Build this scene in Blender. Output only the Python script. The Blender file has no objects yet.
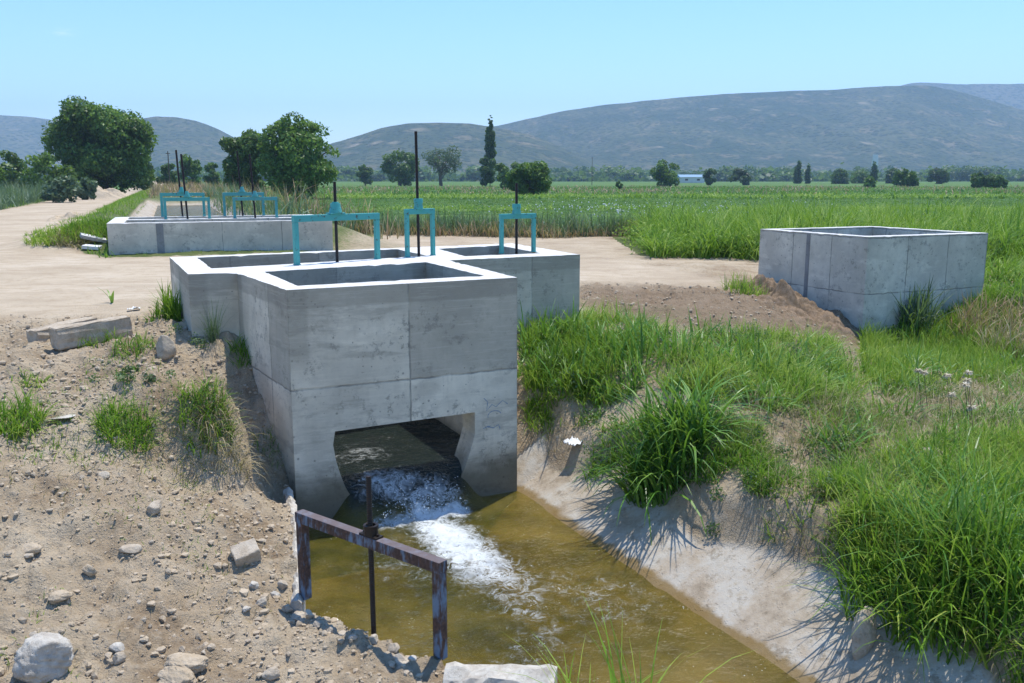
import bpy, bmesh, math, random
import numpy as np
from mathutils import Vector, Matrix
from mathutils.geometry import tessellate_polygon
random.seed(7); RNG = np.random.default_rng(11)
S = bpy.context.scene
COL = S.collection
WATER = -1.68; CAMZ = 2.6; F = 900.0; PITCH = math.atan(163/F)

# ------------------------------------------------------------ photo geometry -> world
def ray(px, py):
    x = (px-512)/F; v = (341.5-py)/F
    return x, math.cos(PITCH)+v*math.sin(PITCH), -math.sin(PITCH)+v*math.cos(PITCH)
def W(px, py, z):
    a, b, c = ray(px, py); t = (z-CAMZ)/c
    return (a*t, b*t)
def Wd(px, py, d):
    a, b, c = ray(px, py); t = d/b
    return (a*t, d, CAMZ+c*t)
def onplane(px, py, P0, P1):
    a, b, c = ray(px, py); dx, dy = P1[0]-P0[0], P1[1]-P0[1]; nx, ny = -dy, dx
    t = (P0[0]*nx+P0[1]*ny)/(a*nx+b*ny)
    return (a*t, b*t, CAMZ+c*t)

# ------------------------------------------------------------ noise
def _h(ix, iy, seed):
    n = (ix.astype(np.int64)*374761393 + iy.astype(np.int64)*668265263 + seed*1442695041) & 0x7fffffff
    n = ((n ^ (n >> 13))*1274126177) & 0x7fffffff
    n = (n ^ (n >> 16)) & 0x7fffffff
    return n/float(0x7fffffff)
def vnoise(x, y, s=1.0, seed=0):
    x = np.asarray(x, float)/s; y = np.asarray(y, float)/s
    ix = np.floor(x); iy = np.floor(y); fx = x-ix; fy = y-iy
    fx = fx*fx*(3-2*fx); fy = fy*fy*(3-2*fy)
    a = _h(ix, iy, seed); b = _h(ix+1, iy, seed); c = _h(ix, iy+1, seed); d = _h(ix+1, iy+1, seed)
    return (a*(1-fx)+b*fx)*(1-fy)+(c*(1-fx)+d*fx)*fy
def fbm(x, y, s=1.0, o=4, seed=0, g=.5):
    x = np.asarray(x, float); y = np.asarray(y, float)
    t = 0; A = 1; n = 0
    for i in range(o):
        t = t+A*vnoise(x+17.3*i, y-9.1*i, s/2**i, seed+i*31); n += A; A *= g
    return t/n-.5
def sm(x, a, b):
    t = np.clip((np.asarray(x, float)-a)/(b-a), 0, 1); return t*t*(3-2*t)

# ------------------------------------------------------------ tagging and meshes
def tag(o, label=None, cat=None, group=None, kind=None):
    if label: o['label'] = label
    if cat: o['category'] = cat
    if group: o['group'] = group
    if kind: o['kind'] = kind
    return o
def empty(name, loc=(0, 0, 0), rz=0):
    o = bpy.data.objects.new(name, None); COL.objects.link(o); o.location = loc; o.rotation_euler = (0, 0, rz)
    o.empty_display_size = .1
    return o
def link(name, me, mat=None, parent=None):
    o = bpy.data.objects.new(name, me); COL.objects.link(o)
    if mat: me.materials.append(mat)
    if parent:
        o.parent = parent
        # geometry is written in world space: undo the parent's transform
        o.matrix_parent_inverse = pinv(parent)
    return o
def pinv(p):
    M = Matrix.Translation(p.location) @ p.rotation_euler.to_matrix().to_4x4()
    if p.parent: M = p.parent_world @ M
    return M.inverted()
def npmesh(name, V, Q, mat=None, parent=None, attrs=None, smooth=True, k=4):
    V = np.asarray(V, np.float32); Q = np.asarray(Q, np.int32).reshape(-1, k)
    me = bpy.data.meshes.new(name)
    me.vertices.add(len(V)); me.vertices.foreach_set('co', V.ravel())
    me.loops.add(Q.size); me.loops.foreach_set('vertex_index', Q.ravel())
    me.polygons.add(len(Q)); me.polygons.foreach_set('loop_start', np.arange(0, Q.size, k, dtype=np.int32))
    me.update(calc_edges=True)
    me.polygons.foreach_set('use_smooth', np.full(len(Q), smooth))
    for n, a in (attrs or {}).items():
        at = me.attributes.new(n, 'FLOAT', 'POINT'); at.data.foreach_set('value', np.asarray(a, np.float32).ravel())
    me.validate()
    return link(name, me, mat, parent)
def bmobj(name, bm, mat=None, parent=None, smooth=False):
    me = bpy.data.meshes.new(name); bm.normal_update(); bm.to_mesh(me); bm.free()
    if smooth:
        for p in me.polygons: p.use_smooth = True
    return link(name, me, mat, parent)

# ------------------------------------------------------------ materials
def newmat(name):
    m = bpy.data.materials.new(name); m.use_nodes = True
    nt = m.node_tree; nt.nodes.clear()
    return m, nt
class NT:
    def __init__(s, nt): s.nt = nt
    def n(s, t, **kw):
        nd = s.nt.nodes.new(t)
        for k, v in kw.items():
            if k.startswith('_'): setattr(nd, k[1:], v)
            else:
                key = int(k[1:]) if (k[0] == 'i' and k[1:].isdigit()) else k.replace('__', ' ')
                sk = nd.inputs[key]
                if isinstance(v, bpy.types.NodeSocket): s.nt.links.new(v, sk)
                else: sk.default_value = v
        return nd
    def noise(s, vec, scale, detail=5, rough=.55, dist=0):
        return s.n('ShaderNodeTexNoise', Vector=vec, Scale=scale, Detail=detail, Roughness=rough, Distortion=dist).outputs['Fac']
    def ramp(s, fac, stops, interp='LINEAR'):
        nd = s.n('ShaderNodeValToRGB', Fac=fac); cr = nd.color_ramp; cr.interpolation = interp
        while len(cr.elements) < len(stops): cr.elements.new(.5)
        for e, (p, c) in zip(cr.elements, stops):
            e.position = p; e.color = (*c, 1) if len(c) == 3 else c
        return nd.outputs['Color']
    def step(s, v, a, b):
        nd = s.n('ShaderNodeMapRange', _interpolation_type='SMOOTHSTEP'); s.nt.links.new(v, nd.inputs[0])
        nd.inputs[1].default_value = a; nd.inputs[2].default_value = b; nd.inputs[3].default_value = 0; nd.inputs[4].default_value = 1
        return nd.outputs[0]
    def mix(s, f, a, b, mode='MIX'):
        nd = s.nt.nodes.new('ShaderNodeMix'); nd.data_type = 'RGBA'; nd.blend_type = mode
        for i, v in ((0, f), (6, a), (7, b)):
            if isinstance(v, bpy.types.NodeSocket): s.nt.links.new(v, nd.inputs[i])
            else: nd.inputs[i].default_value = (*v, 1) if isinstance(v, tuple) and len(v) == 3 else v
        return nd.outputs[2]
    def math(s, op, a, b=0., c=None):
        nd = s.nt.nodes.new('ShaderNodeMath'); nd.operation = op
        for i, v in enumerate((a, b) if c is None else (a, b, c)):
            if isinstance(v, bpy.types.NodeSocket): s.nt.links.new(v, nd.inputs[i])
            else: nd.inputs[i].default_value = v
        return nd.outputs[0]
    def attr(s, name): return s.n('ShaderNodeAttribute', _attribute_name=name).outputs['Fac']
    def pos(s): return s.n('ShaderNodeNewGeometry').outputs['Position']
    def bump(s, h, strength=.5, dist=.02, normal=None):
        nd = s.n('ShaderNodeBump', Height=h, Strength=strength, Distance=dist)
        if normal is not None: s.nt.links.new(normal, nd.inputs['Normal'])
        return nd.outputs['Normal']
    def out(s, sh, vol=None):
        o = s.n('ShaderNodeOutputMaterial')
        if sh is not None: s.nt.links.new(sh, o.inputs['Surface'])
        if vol is not None: s.nt.links.new(vol, o.inputs['Volume'])
    def pbr(s, col, rough=.9, normal=None, metallic=0., spec=.3):
        p = s.n('ShaderNodeBsdfPrincipled')
        for k, v in (('Base Color', col), ('Roughness', rough), ('Metallic', metallic), ('Specular IOR Level', spec)):
            if isinstance(v, bpy.types.NodeSocket): s.nt.links.new(v, p.inputs[k])
            else: p.inputs[k].default_value = (*v, 1) if isinstance(v, tuple) else v
        if normal is not None: s.nt.links.new(normal, p.inputs['Normal'])
        return p.outputs[0]

def concrete(name, seed=0, base=(.40, .405, .39), blotch=.5, bw=1.55, bh=1.2, du=0., dz=0., seams=True, panel=.22, main=False):
    m, nt = newmat(name); N = NT(nt); P = N.pos()
    off = N.n('ShaderNodeVectorMath', _operation='ADD', i0=P, i1=(seed*7.3, seed*3.1, 0)).outputs[0]
    c = N.mix(N.step(N.noise(off, 1.6, 6, .6), .3, .7), tuple(v*.80 for v in base), tuple(min(1, v*1.14) for v in base))
    c = N.mix(N.math('MULTIPLY', N.step(N.noise(off, 9, 6, .7), .5, .72), .35), c, tuple(v*.62 for v in base))
    # pour streaks and pits
    st = N.n('ShaderNodeMapping', Vector=off, Scale=(9, 9, .8)).outputs[0]
    c = N.mix(N.math('MULTIPLY', N.step(N.noise(st, 1.0, 4, .6), .52, .75), .30), c, tuple(v*.68 for v in base))
    # cloudy form-face patches and long soft damp marks
    big = N.step(N.noise(off, .75, 3, .5), .42, .60)
    c = N.mix(N.math('MULTIPLY', big, .42), c, tuple(v*.68 for v in base))
    mp2 = N.n('ShaderNodeMapping', Vector=off, Scale=(1.2, 1.2, 4.5)).outputs[0]
    c = N.mix(N.math('MULTIPLY', N.step(N.noise(mp2, 1.0, 5, .65), .56, .70), .40), c, tuple(min(1, v*1.35) for v in base))
    pit = N.n('ShaderNodeTexVoronoi', Vector=off, Scale=13, Randomness=1).outputs['Distance']
    pits = N.math('MULTIPLY', N.math('SUBTRACT', 1, N.step(pit, .05, .16)), N.step(N.noise(off, 2.3, 3), .48, .62))
    c = N.mix(N.math('MULTIPLY', pits, .75), c, (.10, .10, .09))
    c = N.mix(N.math('MULTIPLY', N.math('MULTIPLY', N.step(N.noise(off, 6, 8, .8), .53, .60), N.step(N.noise(off, 1.1, 3), .44, .56)), blotch), c, (.15, .145, .125))
    p2 = N.n('ShaderNodeTexVoronoi', Vector=off, Scale=5.5, Randomness=1).outputs['Distance']
    c = N.mix(N.math('MULTIPLY', N.math('SUBTRACT', 1, N.step(p2, .05, .12)), .6), c, (.12, .12, .10))
    h = N.noise(off, 30, 6, .7)
    hb = N.math('ADD', N.math('MULTIPLY', h, .5), N.math('MULTIPLY', pits, -.6))
    hb = N.math('ADD', hb, N.math('MULTIPLY', N.noise(off, 5, 4), .9))
    if seams:
        uv = N.n('ShaderNodeUVMap').outputs[0]
        mp = N.n('ShaderNodeMapping', Vector=uv, Location=(du, dz, 0)).outputs[0]
        wob = N.n('ShaderNodeVectorMath', _operation='ADD', i0=mp, i1=N.n('ShaderNodeVectorMath', _operation='SCALE', i0=N.n('ShaderNodeTexNoise', Vector=off, Scale=4., Detail=4.).outputs['Color'], Scale=.05).outputs[0]).outputs[0]
        br = nt.nodes.new('ShaderNodeTexBrick'); br.offset = 0; br.squash = 1
        nt.links.new(wob, br.inputs['Vector'])
        br.inputs['Color1'].default_value = (.0, .0, .0, 1); br.inputs['Color2'].default_value = (1, 1, 1, 1)
        br.inputs['Scale'].default_value = 1; br.inputs['Mortar Size'].default_value = .016; br.inputs['Mortar Smooth'].default_value = .5
        br.inputs['Brick Width'].default_value = bw; br.inputs['Row Height'].default_value = bh; br.inputs['Bias'].default_value = 0
        br.inputs['Mortar'].default_value = (.5, .5, .5, 1)
        c = N.mix(N.math('MULTIPLY', br.outputs['Color'], panel), c, tuple(v*.45 for v in base))
        fade = N.math('MULTIPLY', br.outputs['Fac'], N.step(N.noise(off, 2.2, 4), .30, .55))
        c = N.mix(N.math('MULTIPLY', fade, .62), c, (.12, .12, .11))
        hb = N.math('SUBTRACT', hb, N.math('MULTIPLY', br.outputs['Fac'], .8))
        if main:
            sx = N.n('ShaderNodeSeparateXYZ', Vector=wob)
            wm = N.math('MULTIPLY', N.step(sx.outputs[0], 1.54, 1.57), N.step(sx.outputs[1], 2.39, 2.42))
            c = N.mix(N.math('MULTIPLY', wm, .52), c, tuple(v*.40 for v in base))
            tb = N.step(sx.outputs[1], 3.38, 3.41)
            c = N.mix(N.math('MULTIPLY', tb, .52), c, tuple(v*.42 for v in base))
            lb = N.math('MULTIPLY', N.math('SUBTRACT', 1, N.step(sx.outputs[0], .22, .30)), N.step(sx.outputs[1], 2.55, 2.9))
            c = N.mix(N.math('MULTIPLY', lb, .5), c, tuple(v*.40 for v in base))
            bm_ = N.n('ShaderNodeMapping', Vector=off, Scale=(1.5, 1.5, 30)).outputs[0]
            c = N.mix(N.math('MULTIPLY', N.step(N.noise(bm_, 1.0, 4, .7), .52, .62), .13), c, tuple(v*1.25 for v in base))
            v3 = N.n('ShaderNodeMapping', Vector=off, Scale=(.7, .7, 3.2)).outputs[0]
            c = N.mix(N.math('MULTIPLY', N.step(N.noise(v3, 1.0, 7, .7), .53, .64), .45), c, tuple(v*.42 for v in base))
        # silt line and damp staining low down near the water
        z = N.n('ShaderNodeSeparateXYZ', Vector=P).outputs[2]
        zz = N.math('ADD', z, N.math('MULTIPLY', N.noise(off, 2.5, 4), .5))
        c = N.mix(N.math('MULTIPLY', N.math('SUBTRACT', 1, N.step(zz, -1.12, -.62)), .85), c, (.085, .075, .045))
    # upward faces coloured near white, standing in for sun on the rim tops
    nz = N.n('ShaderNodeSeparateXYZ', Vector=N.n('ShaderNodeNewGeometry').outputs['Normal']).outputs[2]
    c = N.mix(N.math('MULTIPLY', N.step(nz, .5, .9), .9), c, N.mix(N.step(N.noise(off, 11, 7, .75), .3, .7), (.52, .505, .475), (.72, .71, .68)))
    N.out(N.pbr(c, .92, N.bump(hb, .55, .014)))
    return m

def painted(name, col, wear, wearcol, scale=14, rough=.45):
    m, nt = newmat(name); N = NT(nt); P = N.pos()
    f = N.step(N.noise(P, scale, 6, .65), .5-wear*.3+.15, .60-wear*.3+.15)
    c = N.mix(N.math('MULTIPLY', N.noise(P, 5, 3), .35), col, tuple(v*.6 for v in col))
    c = N.mix(f, c, N.mix(N.noise(P, 40, 3), wearcol, tuple(v*.4 for v in wearcol)))
    N.out(N.pbr(c, N.math('ADD', rough, N.math('MULTIPLY', f, .35)), N.bump(N.noise(P, 50, 4), .3, .004)))
    return m
M = {}
M['conc_main'] = concrete('cast_concrete_outlet', 0, (.68, .62, .49), .55, 1.55, 2.4, 0.0, 2.31, panel=.3, main=True)
M['conc_right'] = concrete('cast_concrete_pale', 3, (.63, .595, .49), .5, 1.28, 1.28, 0.02, 1.27, panel=.28)
M['conc_far'] = concrete('cast_concrete_warm', 5, (.63, .58, .47), .45, 1.75, 3., .3, 1.2, panel=.12)
M['conc_raw'] = concrete('raw_concrete', 8, (.46, .44, .40), .4, seams=False)
M['conc_old'] = concrete('old_concrete', 9, (.36, .33, .28), .4, seams=False)
M['conc_joint'] = concrete('joint_concrete', 4, (.26, .26, .25), .4, seams=False)
M['teal'] = painted('teal_paint', (.075, .37, .345), .22, (.12, .09, .06))
M['teal_faded'] = painted('teal_paint_faded', (.08, .35, .34), .25, (.30, .33, .33))
def rustm():
    m, nt = newmat('rusted_blue_paint'); N = NT(nt); P = N.pos()
    st = N.n('ShaderNodeMapping', Vector=P, Scale=(20, 20, 5)).outputs[0]
    f = N.step(N.math('ADD', N.noise(st, 1., 6, .7), N.math('MULTIPLY', N.math('SUBTRACT', N.noise(P, 5, 3), .5), .6)), .34, .54)
    rust = N.ramp(N.noise(P, 35, 5, .7), [(.3, (.035, .022, .018)), (.55, (.085, .050, .038)), (.75, (.17, .085, .045))])
    blue = N.mix(N.noise(P, 18, 4), (.11, .15, .20), (.17, .24, .33))
    nz = N.n('ShaderNodeSeparateXYZ', Vector=N.n('ShaderNodeNewGeometry').outputs['Normal']).outputs[2]
    c = N.mix(f, blue, rust); c = N.mix(N.math('MULTIPLY', N.step(nz, .5, .9), .75), c, N.mix(N.noise(P, 16, 5, .7), (.10, .075, .075), (.20, .165, .16)))
    N.out(N.pbr(c, .75, N.bump(N.noise(P, 60, 4), .5, .004))); return m
M['rust'] = rustm()
M['dark'] = painted('oily_dark_steel', (.020, .014, .011), .3, (.05, .025, .015), 30, .4)
M['cover'] = painted('galvanised_grey', (.3, .33, .35), .3, (.2, .2, .2))

def soil_mat():
    m, nt = newmat('ground_soil'); N = NT(nt); P = N.pos()
    road = N.attr('road'); grn = N.attr('green'); lin = N.attr('lining'); pz = N.n('ShaderNodeSeparateXYZ', Vector=P).outputs[2]; dugm = N.attr('dug'); wet = N.math('MULTIPLY', N.attr('wet'), N.math('SUBTRACT', 1, N.step(N.math('ADD', pz, N.math('MULTIPLY', N.math('SUBTRACT', N.noise(P, 5, 4), .5), .12)), WATER+.03, WATER+.08))); fld = N.attr('field')
    n1 = N.noise(P, .9, 7, .62); n2 = N.noise(P, 9, 7, .7); n3 = N.noise(P, 45, 5, .7)
    soil = N.ramp(n1, [(.30, (.25, .175, .105)), (.46, (.41, .315, .205)), (.68, (.55, .45, .315))])
    soil = N.mix(N.math('MULTIPLY', N.step(n2, .48, .72), .5), soil, (.52, .45, .345))
    soil = N.mix(N.math('MULTIPLY', N.math('SUBTRACT', 1, N.step(n2, .28, .46)), .6), soil, (.17, .12, .08))
    vor = N.n('ShaderNodeTexVoronoi', Vector=P, Scale=26, Randomness=1)
    peb = N.math('MULTIPLY', N.math('SUBTRACT', 1, N.step(vor.outputs['Distance'], .16, .3)), N.step(N.noise(P, 6, 3), .45, .6))
    soil = N.mix(N.math('MULTIPLY', peb, .5), soil, (.50, .46, .40))
    soil = N.mix(N.math('MULTIPLY', dugm, .75), soil, N.mix(n2, (.12, .08, .045), (.29, .205, .13)))
    rd = N.ramp(N.noise(P, .35, 6, .6), [(.3, (.38, .30, .205)), (.55, (.49, .40, .285)), (.75, (.55, .465, .35))])
    # wheel ruts run along the track
    mp = N.n('ShaderNodeMapping', Vector=P, Rotation=(0, 0, math.radians(-68)), Scale=(.25, 1.5, 1)).outputs[0]
    rut = N.noise(mp, 1.4, 4, .6, 1.2)
    rd = N.mix(N.math('MULTIPLY', N.step(rut, .46, .62), .38), rd, (.33, .25, .165))
    rd = N.mix(N.math('MULTIPLY', N.step(N.noise(P, 2.6, 7, .72), .50, .62), .5), rd, (.36, .275, .18))
    c = N.mix(road, soil, rd)
    gg = N.ramp(N.noise(P, 1.3, 6, .7), [(.3, (.06, .095, .025)), (.55, (.13, .155, .05)), (.75, (.27, .23, .13))])
    c = N.mix(N.step(N.math('ADD', grn, N.math('MULTIPLY', N.math('SUBTRACT', n2, .5), .8)), .35, .75), c, gg)
    px = N.n('ShaderNodeMapping', Vector=P, Scale=(.02, .11, 1)).outputs[0]
    ff = N.ramp(N.noise(px, 1.5, 8, .65), [(.3, (.065, .125, .03)), (.5, (.085, .16, .036)), (.66, (.14, .205, .05)), (.8, (.24, .24, .11))])
    ff = N.mix(N.math('MULTIPLY', N.step(N.noise(P, 1.6, 6, .75), .5, .7), .5), ff, (.03, .065, .018))
    c = N.mix(fld, c, ff)
    lc = N.ramp(N.noise(P, 1.7, 8, .68), [(.30, (.23, .18, .12)), (.45, (.40, .33, .245)), (.58, (.47, .43, .36)), (.72, (.38, .30, .20))])
    lc = N.mix(N.math('MULTIPLY', N.step(N.noise(P, 7, 6, .75), .52, .64), .6), lc, (.19, .15, .10))
    crk = N.n('ShaderNodeTexVoronoi', _feature='DISTANCE_TO_EDGE', Vector=N.n('ShaderNodeVectorMath', _operation='ADD', i0=P, i1=N.n('ShaderNodeVectorMath', _operation='SCALE', i0=N.n('ShaderNodeTexNoise', Vector=P, Scale=2.).outputs['Color'], Scale=.7).outputs[0]).outputs[0], Scale=.55).outputs['Distance']
    crack = N.math('MULTIPLY', N.math('SUBTRACT', 1, N.step(crk, .004, .016)), N.step(N.noise(P, 1.1, 3), .5, .6))
    lc = N.mix(N.math('MULTIPLY', crack, .0), lc, (.09, .07, .05))
    c = N.mix(lin, c, lc)
    c = N.mix(N.math('MULTIPLY', wet, .85), c, (.20, .125, .035))
    hh = N.math('ADD', N.math('MULTIPLY', n3, .35), N.math('MULTIPLY', n2, 1.0))
    hh = N.math('ADD', hh, N.math('MULTIPLY', peb, .35))
    soft = N.math('SUBTRACT', 1, N.math('MAXIMUM', N.math('MULTIPLY', road, .6), N.math('MULTIPLY', lin, .82)))
    hh = N.math('MULTIPLY', hh, soft)
    N.out(N.pbr(c, .95, N.bump(hh, 1., .07), spec=.15))
    return m
M['soil'] = soil_mat()
def rockmat(name, a, b, c2):
    m, nt = newmat(name); N = NT(nt); P = N.pos()
    c = N.mix(N.step(N.noise(P, 9, 7, .7), .35, .65), a, b)
    c = N.mix(N.math('MULTIPLY', N.step(N.noise(P, 28, 5, .7), .55, .7), .6), c, c2)
    N.out(N.pbr(c, .95, N.bump(N.noise(P, 40, 7, .75), .8, .02), spec=.15))
    return m
M['rock_white'] = rockmat('pale_limestone', (.44, .39, .32), (.60, .56, .48), (.27, .22, .16))
M['rock'] = rockmat('earthy_stone', (.41, .335, .245), (.54, .465, .36), (.25, .195, .135))
M['clod'] = rockmat('dry_clay', (.45, .355, .24), (.55, .45, .325), (.33, .245, .16))
M['dugsoil'] = rockmat('dug_brown_soil', (.16, .11, .065), (.28, .20, .13), (.09, .06, .035))
M['plastic'] = rockmat('white_plastic', (.65, .65, .63), (.78, .78, .76), (.5, .48, .42))

def leafmat(name, c0, c1, c2, trans=.35, rough=.5, spec=.35):
    m, nt = newmat(name); N = NT(nt)
    t = N.attr('tone')
    c = N.ramp(t, [(0, c0), (.5, c1), (1, c2)])
    d = N.pbr(c, rough, spec=spec)
    tr = N.n('ShaderNodeBsdfTranslucent', Color=N.mix(.5, c, (.25, .42, .04)))
    N.out(N.n('ShaderNodeMixShader', Fac=trans, i1=d, i2=tr.outputs[0]).outputs[0])
    return m
M['grass'] = leafmat('grass_blades', (.05, .13, .012), (.14, .28, .018), (.34, .42, .07), .38, .55, .22)
M['cane'] = leafmat('broad_cane_leaves', (.035, .105, .012), (.09, .23, .02), (.22, .36, .06), .34, .42, .4)
M['dry'] = leafmat('dry_grass', (.22, .17, .08), (.34, .27, .14), (.45, .36, .21), .25)
M['pink'] = leafmat('seeding_grass', (.30, .16, .09), (.44, .27, .17), (.46, .38, .22), .3)
M['crop'] = leafmat('field_crop_leaves', (.03, .09, .02), (.07, .17, .03), (.14, .27, .045), .32, .55, .2)
M['reed'] = leafmat('reed_leaves', (.06, .14, .015), (.15, .29, .025), (.32, .43, .08), .36, .55, .22)
M['walnut'] = leafmat('dense_tree_leaves', (.035, .075, .013), (.08, .155, .025), (.17, .28, .055), .38)
M['treelight'] = leafmat('light_tree_leaves', (.045, .09, .018), (.085, .15, .03), (.15, .23, .055), .32)
M['treegrey'] = leafmat('grey_green_leaves', (.06, .085, .05), (.09, .12, .07), (.14, .17, .10), .25)
M['silver'] = leafmat('silvery_weed_leaves', (.07, .115, .06), (.12, .18, .095), (.20, .27, .16), .25)
M['poplar'] = leafmat('poplar_leaves', (.03, .062, .02), (.055, .10, .03), (.09, .155, .05), .3)
M['treelight2'] = leafmat('weed_leaves', (.05, .09, .035), (.10, .17, .06), (.20, .27, .11), .3)
M['flower'] = leafmat('pale_flower_heads', (.50, .40, .27), (.60, .50, .36), (.70, .62, .48), .2)
M['bloom'] = leafmat('white_field_blooms', (.6, .6, .58), (.7, .7, .66), (.8, .8, .75), .2)
def barkm():
    m, nt = newmat('bark'); N = NT(nt); P = N.pos()
    N.out(N.pbr(N.mix(N.noise(P, 6, 5), (.07, .052, .038), (.16, .13, .10)), .95, N.bump(N.noise(P, 12, 5), .7, .05)))
    return m
M['bark'] = barkm()

# ------------------------------------------------------------ plan of the concrete works (m; rim level 1.3)
RIM = 1.3
A0 = Vector((-2.67, 10.60)); A1 = Vector((.07, 11.97))
U = (A1-A0).normalized(); Vv = Vector((-U.y, U.x))
def L(u, v): q = A0+U*u+Vv*v; return (q.x, q.y)
WL = (A1-A0).length
outer = [L(0, 0), L(WL, 0), W(448.5, 260.1, RIM), W(579.9, 254.5, RIM), W(512, 243.2, RIM), W(169.7, 257.1, RIM), W(188.2, 274.3, RIM), W(236.5, 272.7, RIM)]
holeA = [L(.22, .38), L(WL-.29, .42), W(425.4, 262, RIM), W(264.7, 271.6, RIM)]
holeB = [W(211.6, 268.4, RIM), W(427, 255.6, RIM), W(397.5, 249.1, RIM), W(197.1, 257.4, RIM)]
holeD = [W(464.6, 256, RIM), W(541, 253.2, RIM), W(499.3, 245.3, RIM), W(438, 248.8, RIM)]
Rn = Vector((8.06, 20.45)); Rl = Vector((6.50, 23.70)); Rr = Vector((11.56, 21.96)); Rb = Rl+(Rr-Rn)
def ru(u, v, W_=3.83, D_=3.6):
    q = Rn+(Rr-Rn).normalized()*u+(Rl-Rn).normalized()*v; return (q.x, q.y)
Fo = Vector((-11.70, 26.16)); Fe = Vector((-5.64, 28.44)); UF = (Fe-Fo).normalized(); VF = Vector((-UF.y, UF.x)); FL = (Fe-Fo).length
def fl(u, v): q = Fo+UF*u+VF*v; return (q.x, q.y)
def floc(x, y):
    dx = x-Fo.x; dy = y-Fo.y
    return dx*UF.x+dy*UF.y, dx*VF.x+dy*VF.y
def aloc(x, y):
    dx = x-A0.x; dy = y-A0.y
    return dx*U.x+dy*U.y, dx*Vv.x+dy*Vv.y

# ------------------------------------------------------------ terrain function
WATER = -1.68
_cp = [(0, 235, .4), (0, 260, .4), (0, 300, .4), (0, 330, .38), (100, 330, .4), (150, 290, .42), (100, 262, .4), (200, 262, .4), (300, 255, .4), (0, 365, .3), (178, 300, .47), (200, 328, .5),
       (242, 336, .42), (60, 352, .33), (150, 345, .38), (150, 365, .36), (0, 400, .12), (60, 415, .05), (120, 378, .2), (180, 385, .16), (233, 400, .0), (150, 430, -.18), (100, 460, -.3),
       (0, 460, -.15), (0, 540, -.5), (0, 640, -.9), (0, 683, -.98), (100, 540, -.62), (150, 500, -.5), (200, 462, -.52), (215, 425, -.15), (250, 482, -.86), (285, 502, -1.06),
       (298, 520, -1.12), (298, 560, -1.13), (300, 600, -1.13), (250, 560, -.98), (200, 600, -1.0), (250, 620, -1.08), (150, 650, -1.05), (300, 640, -1.12), (400, 670, -1.17), (440, 668, -1.17),
       (560, 683, -1.25), (530, 440, -.95), (540, 400, -.55), (560, 350, -.12), (590, 325, .08), (600, 300, .1), (650, 280, .1), (745, 280, .05), (600, 262, .12), (700, 300, .04), (640, 320, 0.),
       (755, 305, -.08), (800, 325, -.38), (830, 345, -.75), (900, 345, -1.1), (985, 305, -.38), (1024, 290, -.25), (1024, 245, .1), (950, 370, -.85), (860, 400, -.62), (780, 345, -.3),
       (720, 350, -.12), (800, 450, -.62), (900, 450, -.58), (1000, 420, -.6), (1010, 550, -.6), (900, 560, -.72), (780, 520, -.72), (700, 420, -.35), (640, 380, -.2), (640, 450, -.7), (960, 660, -.75)]
CP = [(*W(a, b, c), c) for a, b, c in _cp]
CP += [(-3.35, 11.75, -.30), (-3.02, 11.1, -.78), (-2.95, 10.5, -1.22), (-3.6, 10.95, -.75), (-9, 8, .0), (-14, 12, .4), (-8, 4, -.7), (-3, 3, -1.1), (-6, 6, -.6), (0, 3, -1.2), (-20, 20, .4), (-25, 30, .4), (8, 3, -.7), (7, 8, -.6), (12, 12, -.7), (18, 18, -.4),
       (14, 22, 0), (16, 28, .1), (7.3, 26, .08), (0, 30, .15), (-5, 36, .25), (8, 40, .15), (20, 40, .15), (-20, 40, .4), (-4, 22, .3), (3, 22, .12), (-9, 20, .4), (-14, 32, .5), (30, 30, .1), (-30, 15, .4), (0, 50, .2), (-30, 50, .4), (30, 50, .15), (-13, 6, .0)]
CP = np.array(CP)
def _tps(r2): return r2*np.log(r2+1e-9)*.5
_n = len(CP); _K = _tps(((CP[:, None, :2]-CP[None, :, :2])**2).sum(-1))+np.eye(_n)*.02
_P = np.c_[np.ones(_n), CP[:, :2]]
_Mx = np.zeros((_n+3, _n+3)); _Mx[:_n, :_n] = _K; _Mx[:_n, _n:] = _P; _Mx[_n:, :_n] = _P.T
_w = np.linalg.solve(_Mx, np.r_[CP[:, 2], 0, 0, 0])
def tps(x, y):
    o = np.empty(len(x))
    for i in range(0, len(x), 40000):
        X = x[i:i+40000]; Y = y[i:i+40000]
        r2 = (X[:, None]-CP[None, :, 0])**2+(Y[:, None]-CP[None, :, 1])**2
        o[i:i+40000] = _tps(r2)@_w[:_n]+_w[_n]+_w[_n+1]*X+_w[_n+2]*Y
    return o
def inpoly(x, y, poly):
    ins = np.zeros(len(x), bool); n = len(poly); j = n-1
    for i in range(n):
        xi, yi = poly[i]; xj, yj = poly[j]
        c = ((yi > y) != (yj > y)) & (x < (xj-xi)*(y-yi)/((yj-yi) if yj != yi else 1e-9)+xi)
        ins ^= c; j = i
    return ins
def segd(x, y, a, b):
    dx, dy = b[0]-a[0], b[1]-a[1]; L2 = dx*dx+dy*dy
    t = np.clip(((x-a[0])*dx+(y-a[1])*dy)/L2, 0, 1)
    return np.hypot(x-a[0]-t*dx, y-a[1]-t*dy), t
RW0 = np.array(W(516, 490.5, WATER)); RW1 = np.array(W(800, 683, WATER)); RWd = (RW1-RW0)/np.linalg.norm(RW1-RW0); RWn = np.array([-RWd[1], RWd[0]])
LegL = (-1.88, 7.65); LegR = (-.57, 6.61)
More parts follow.
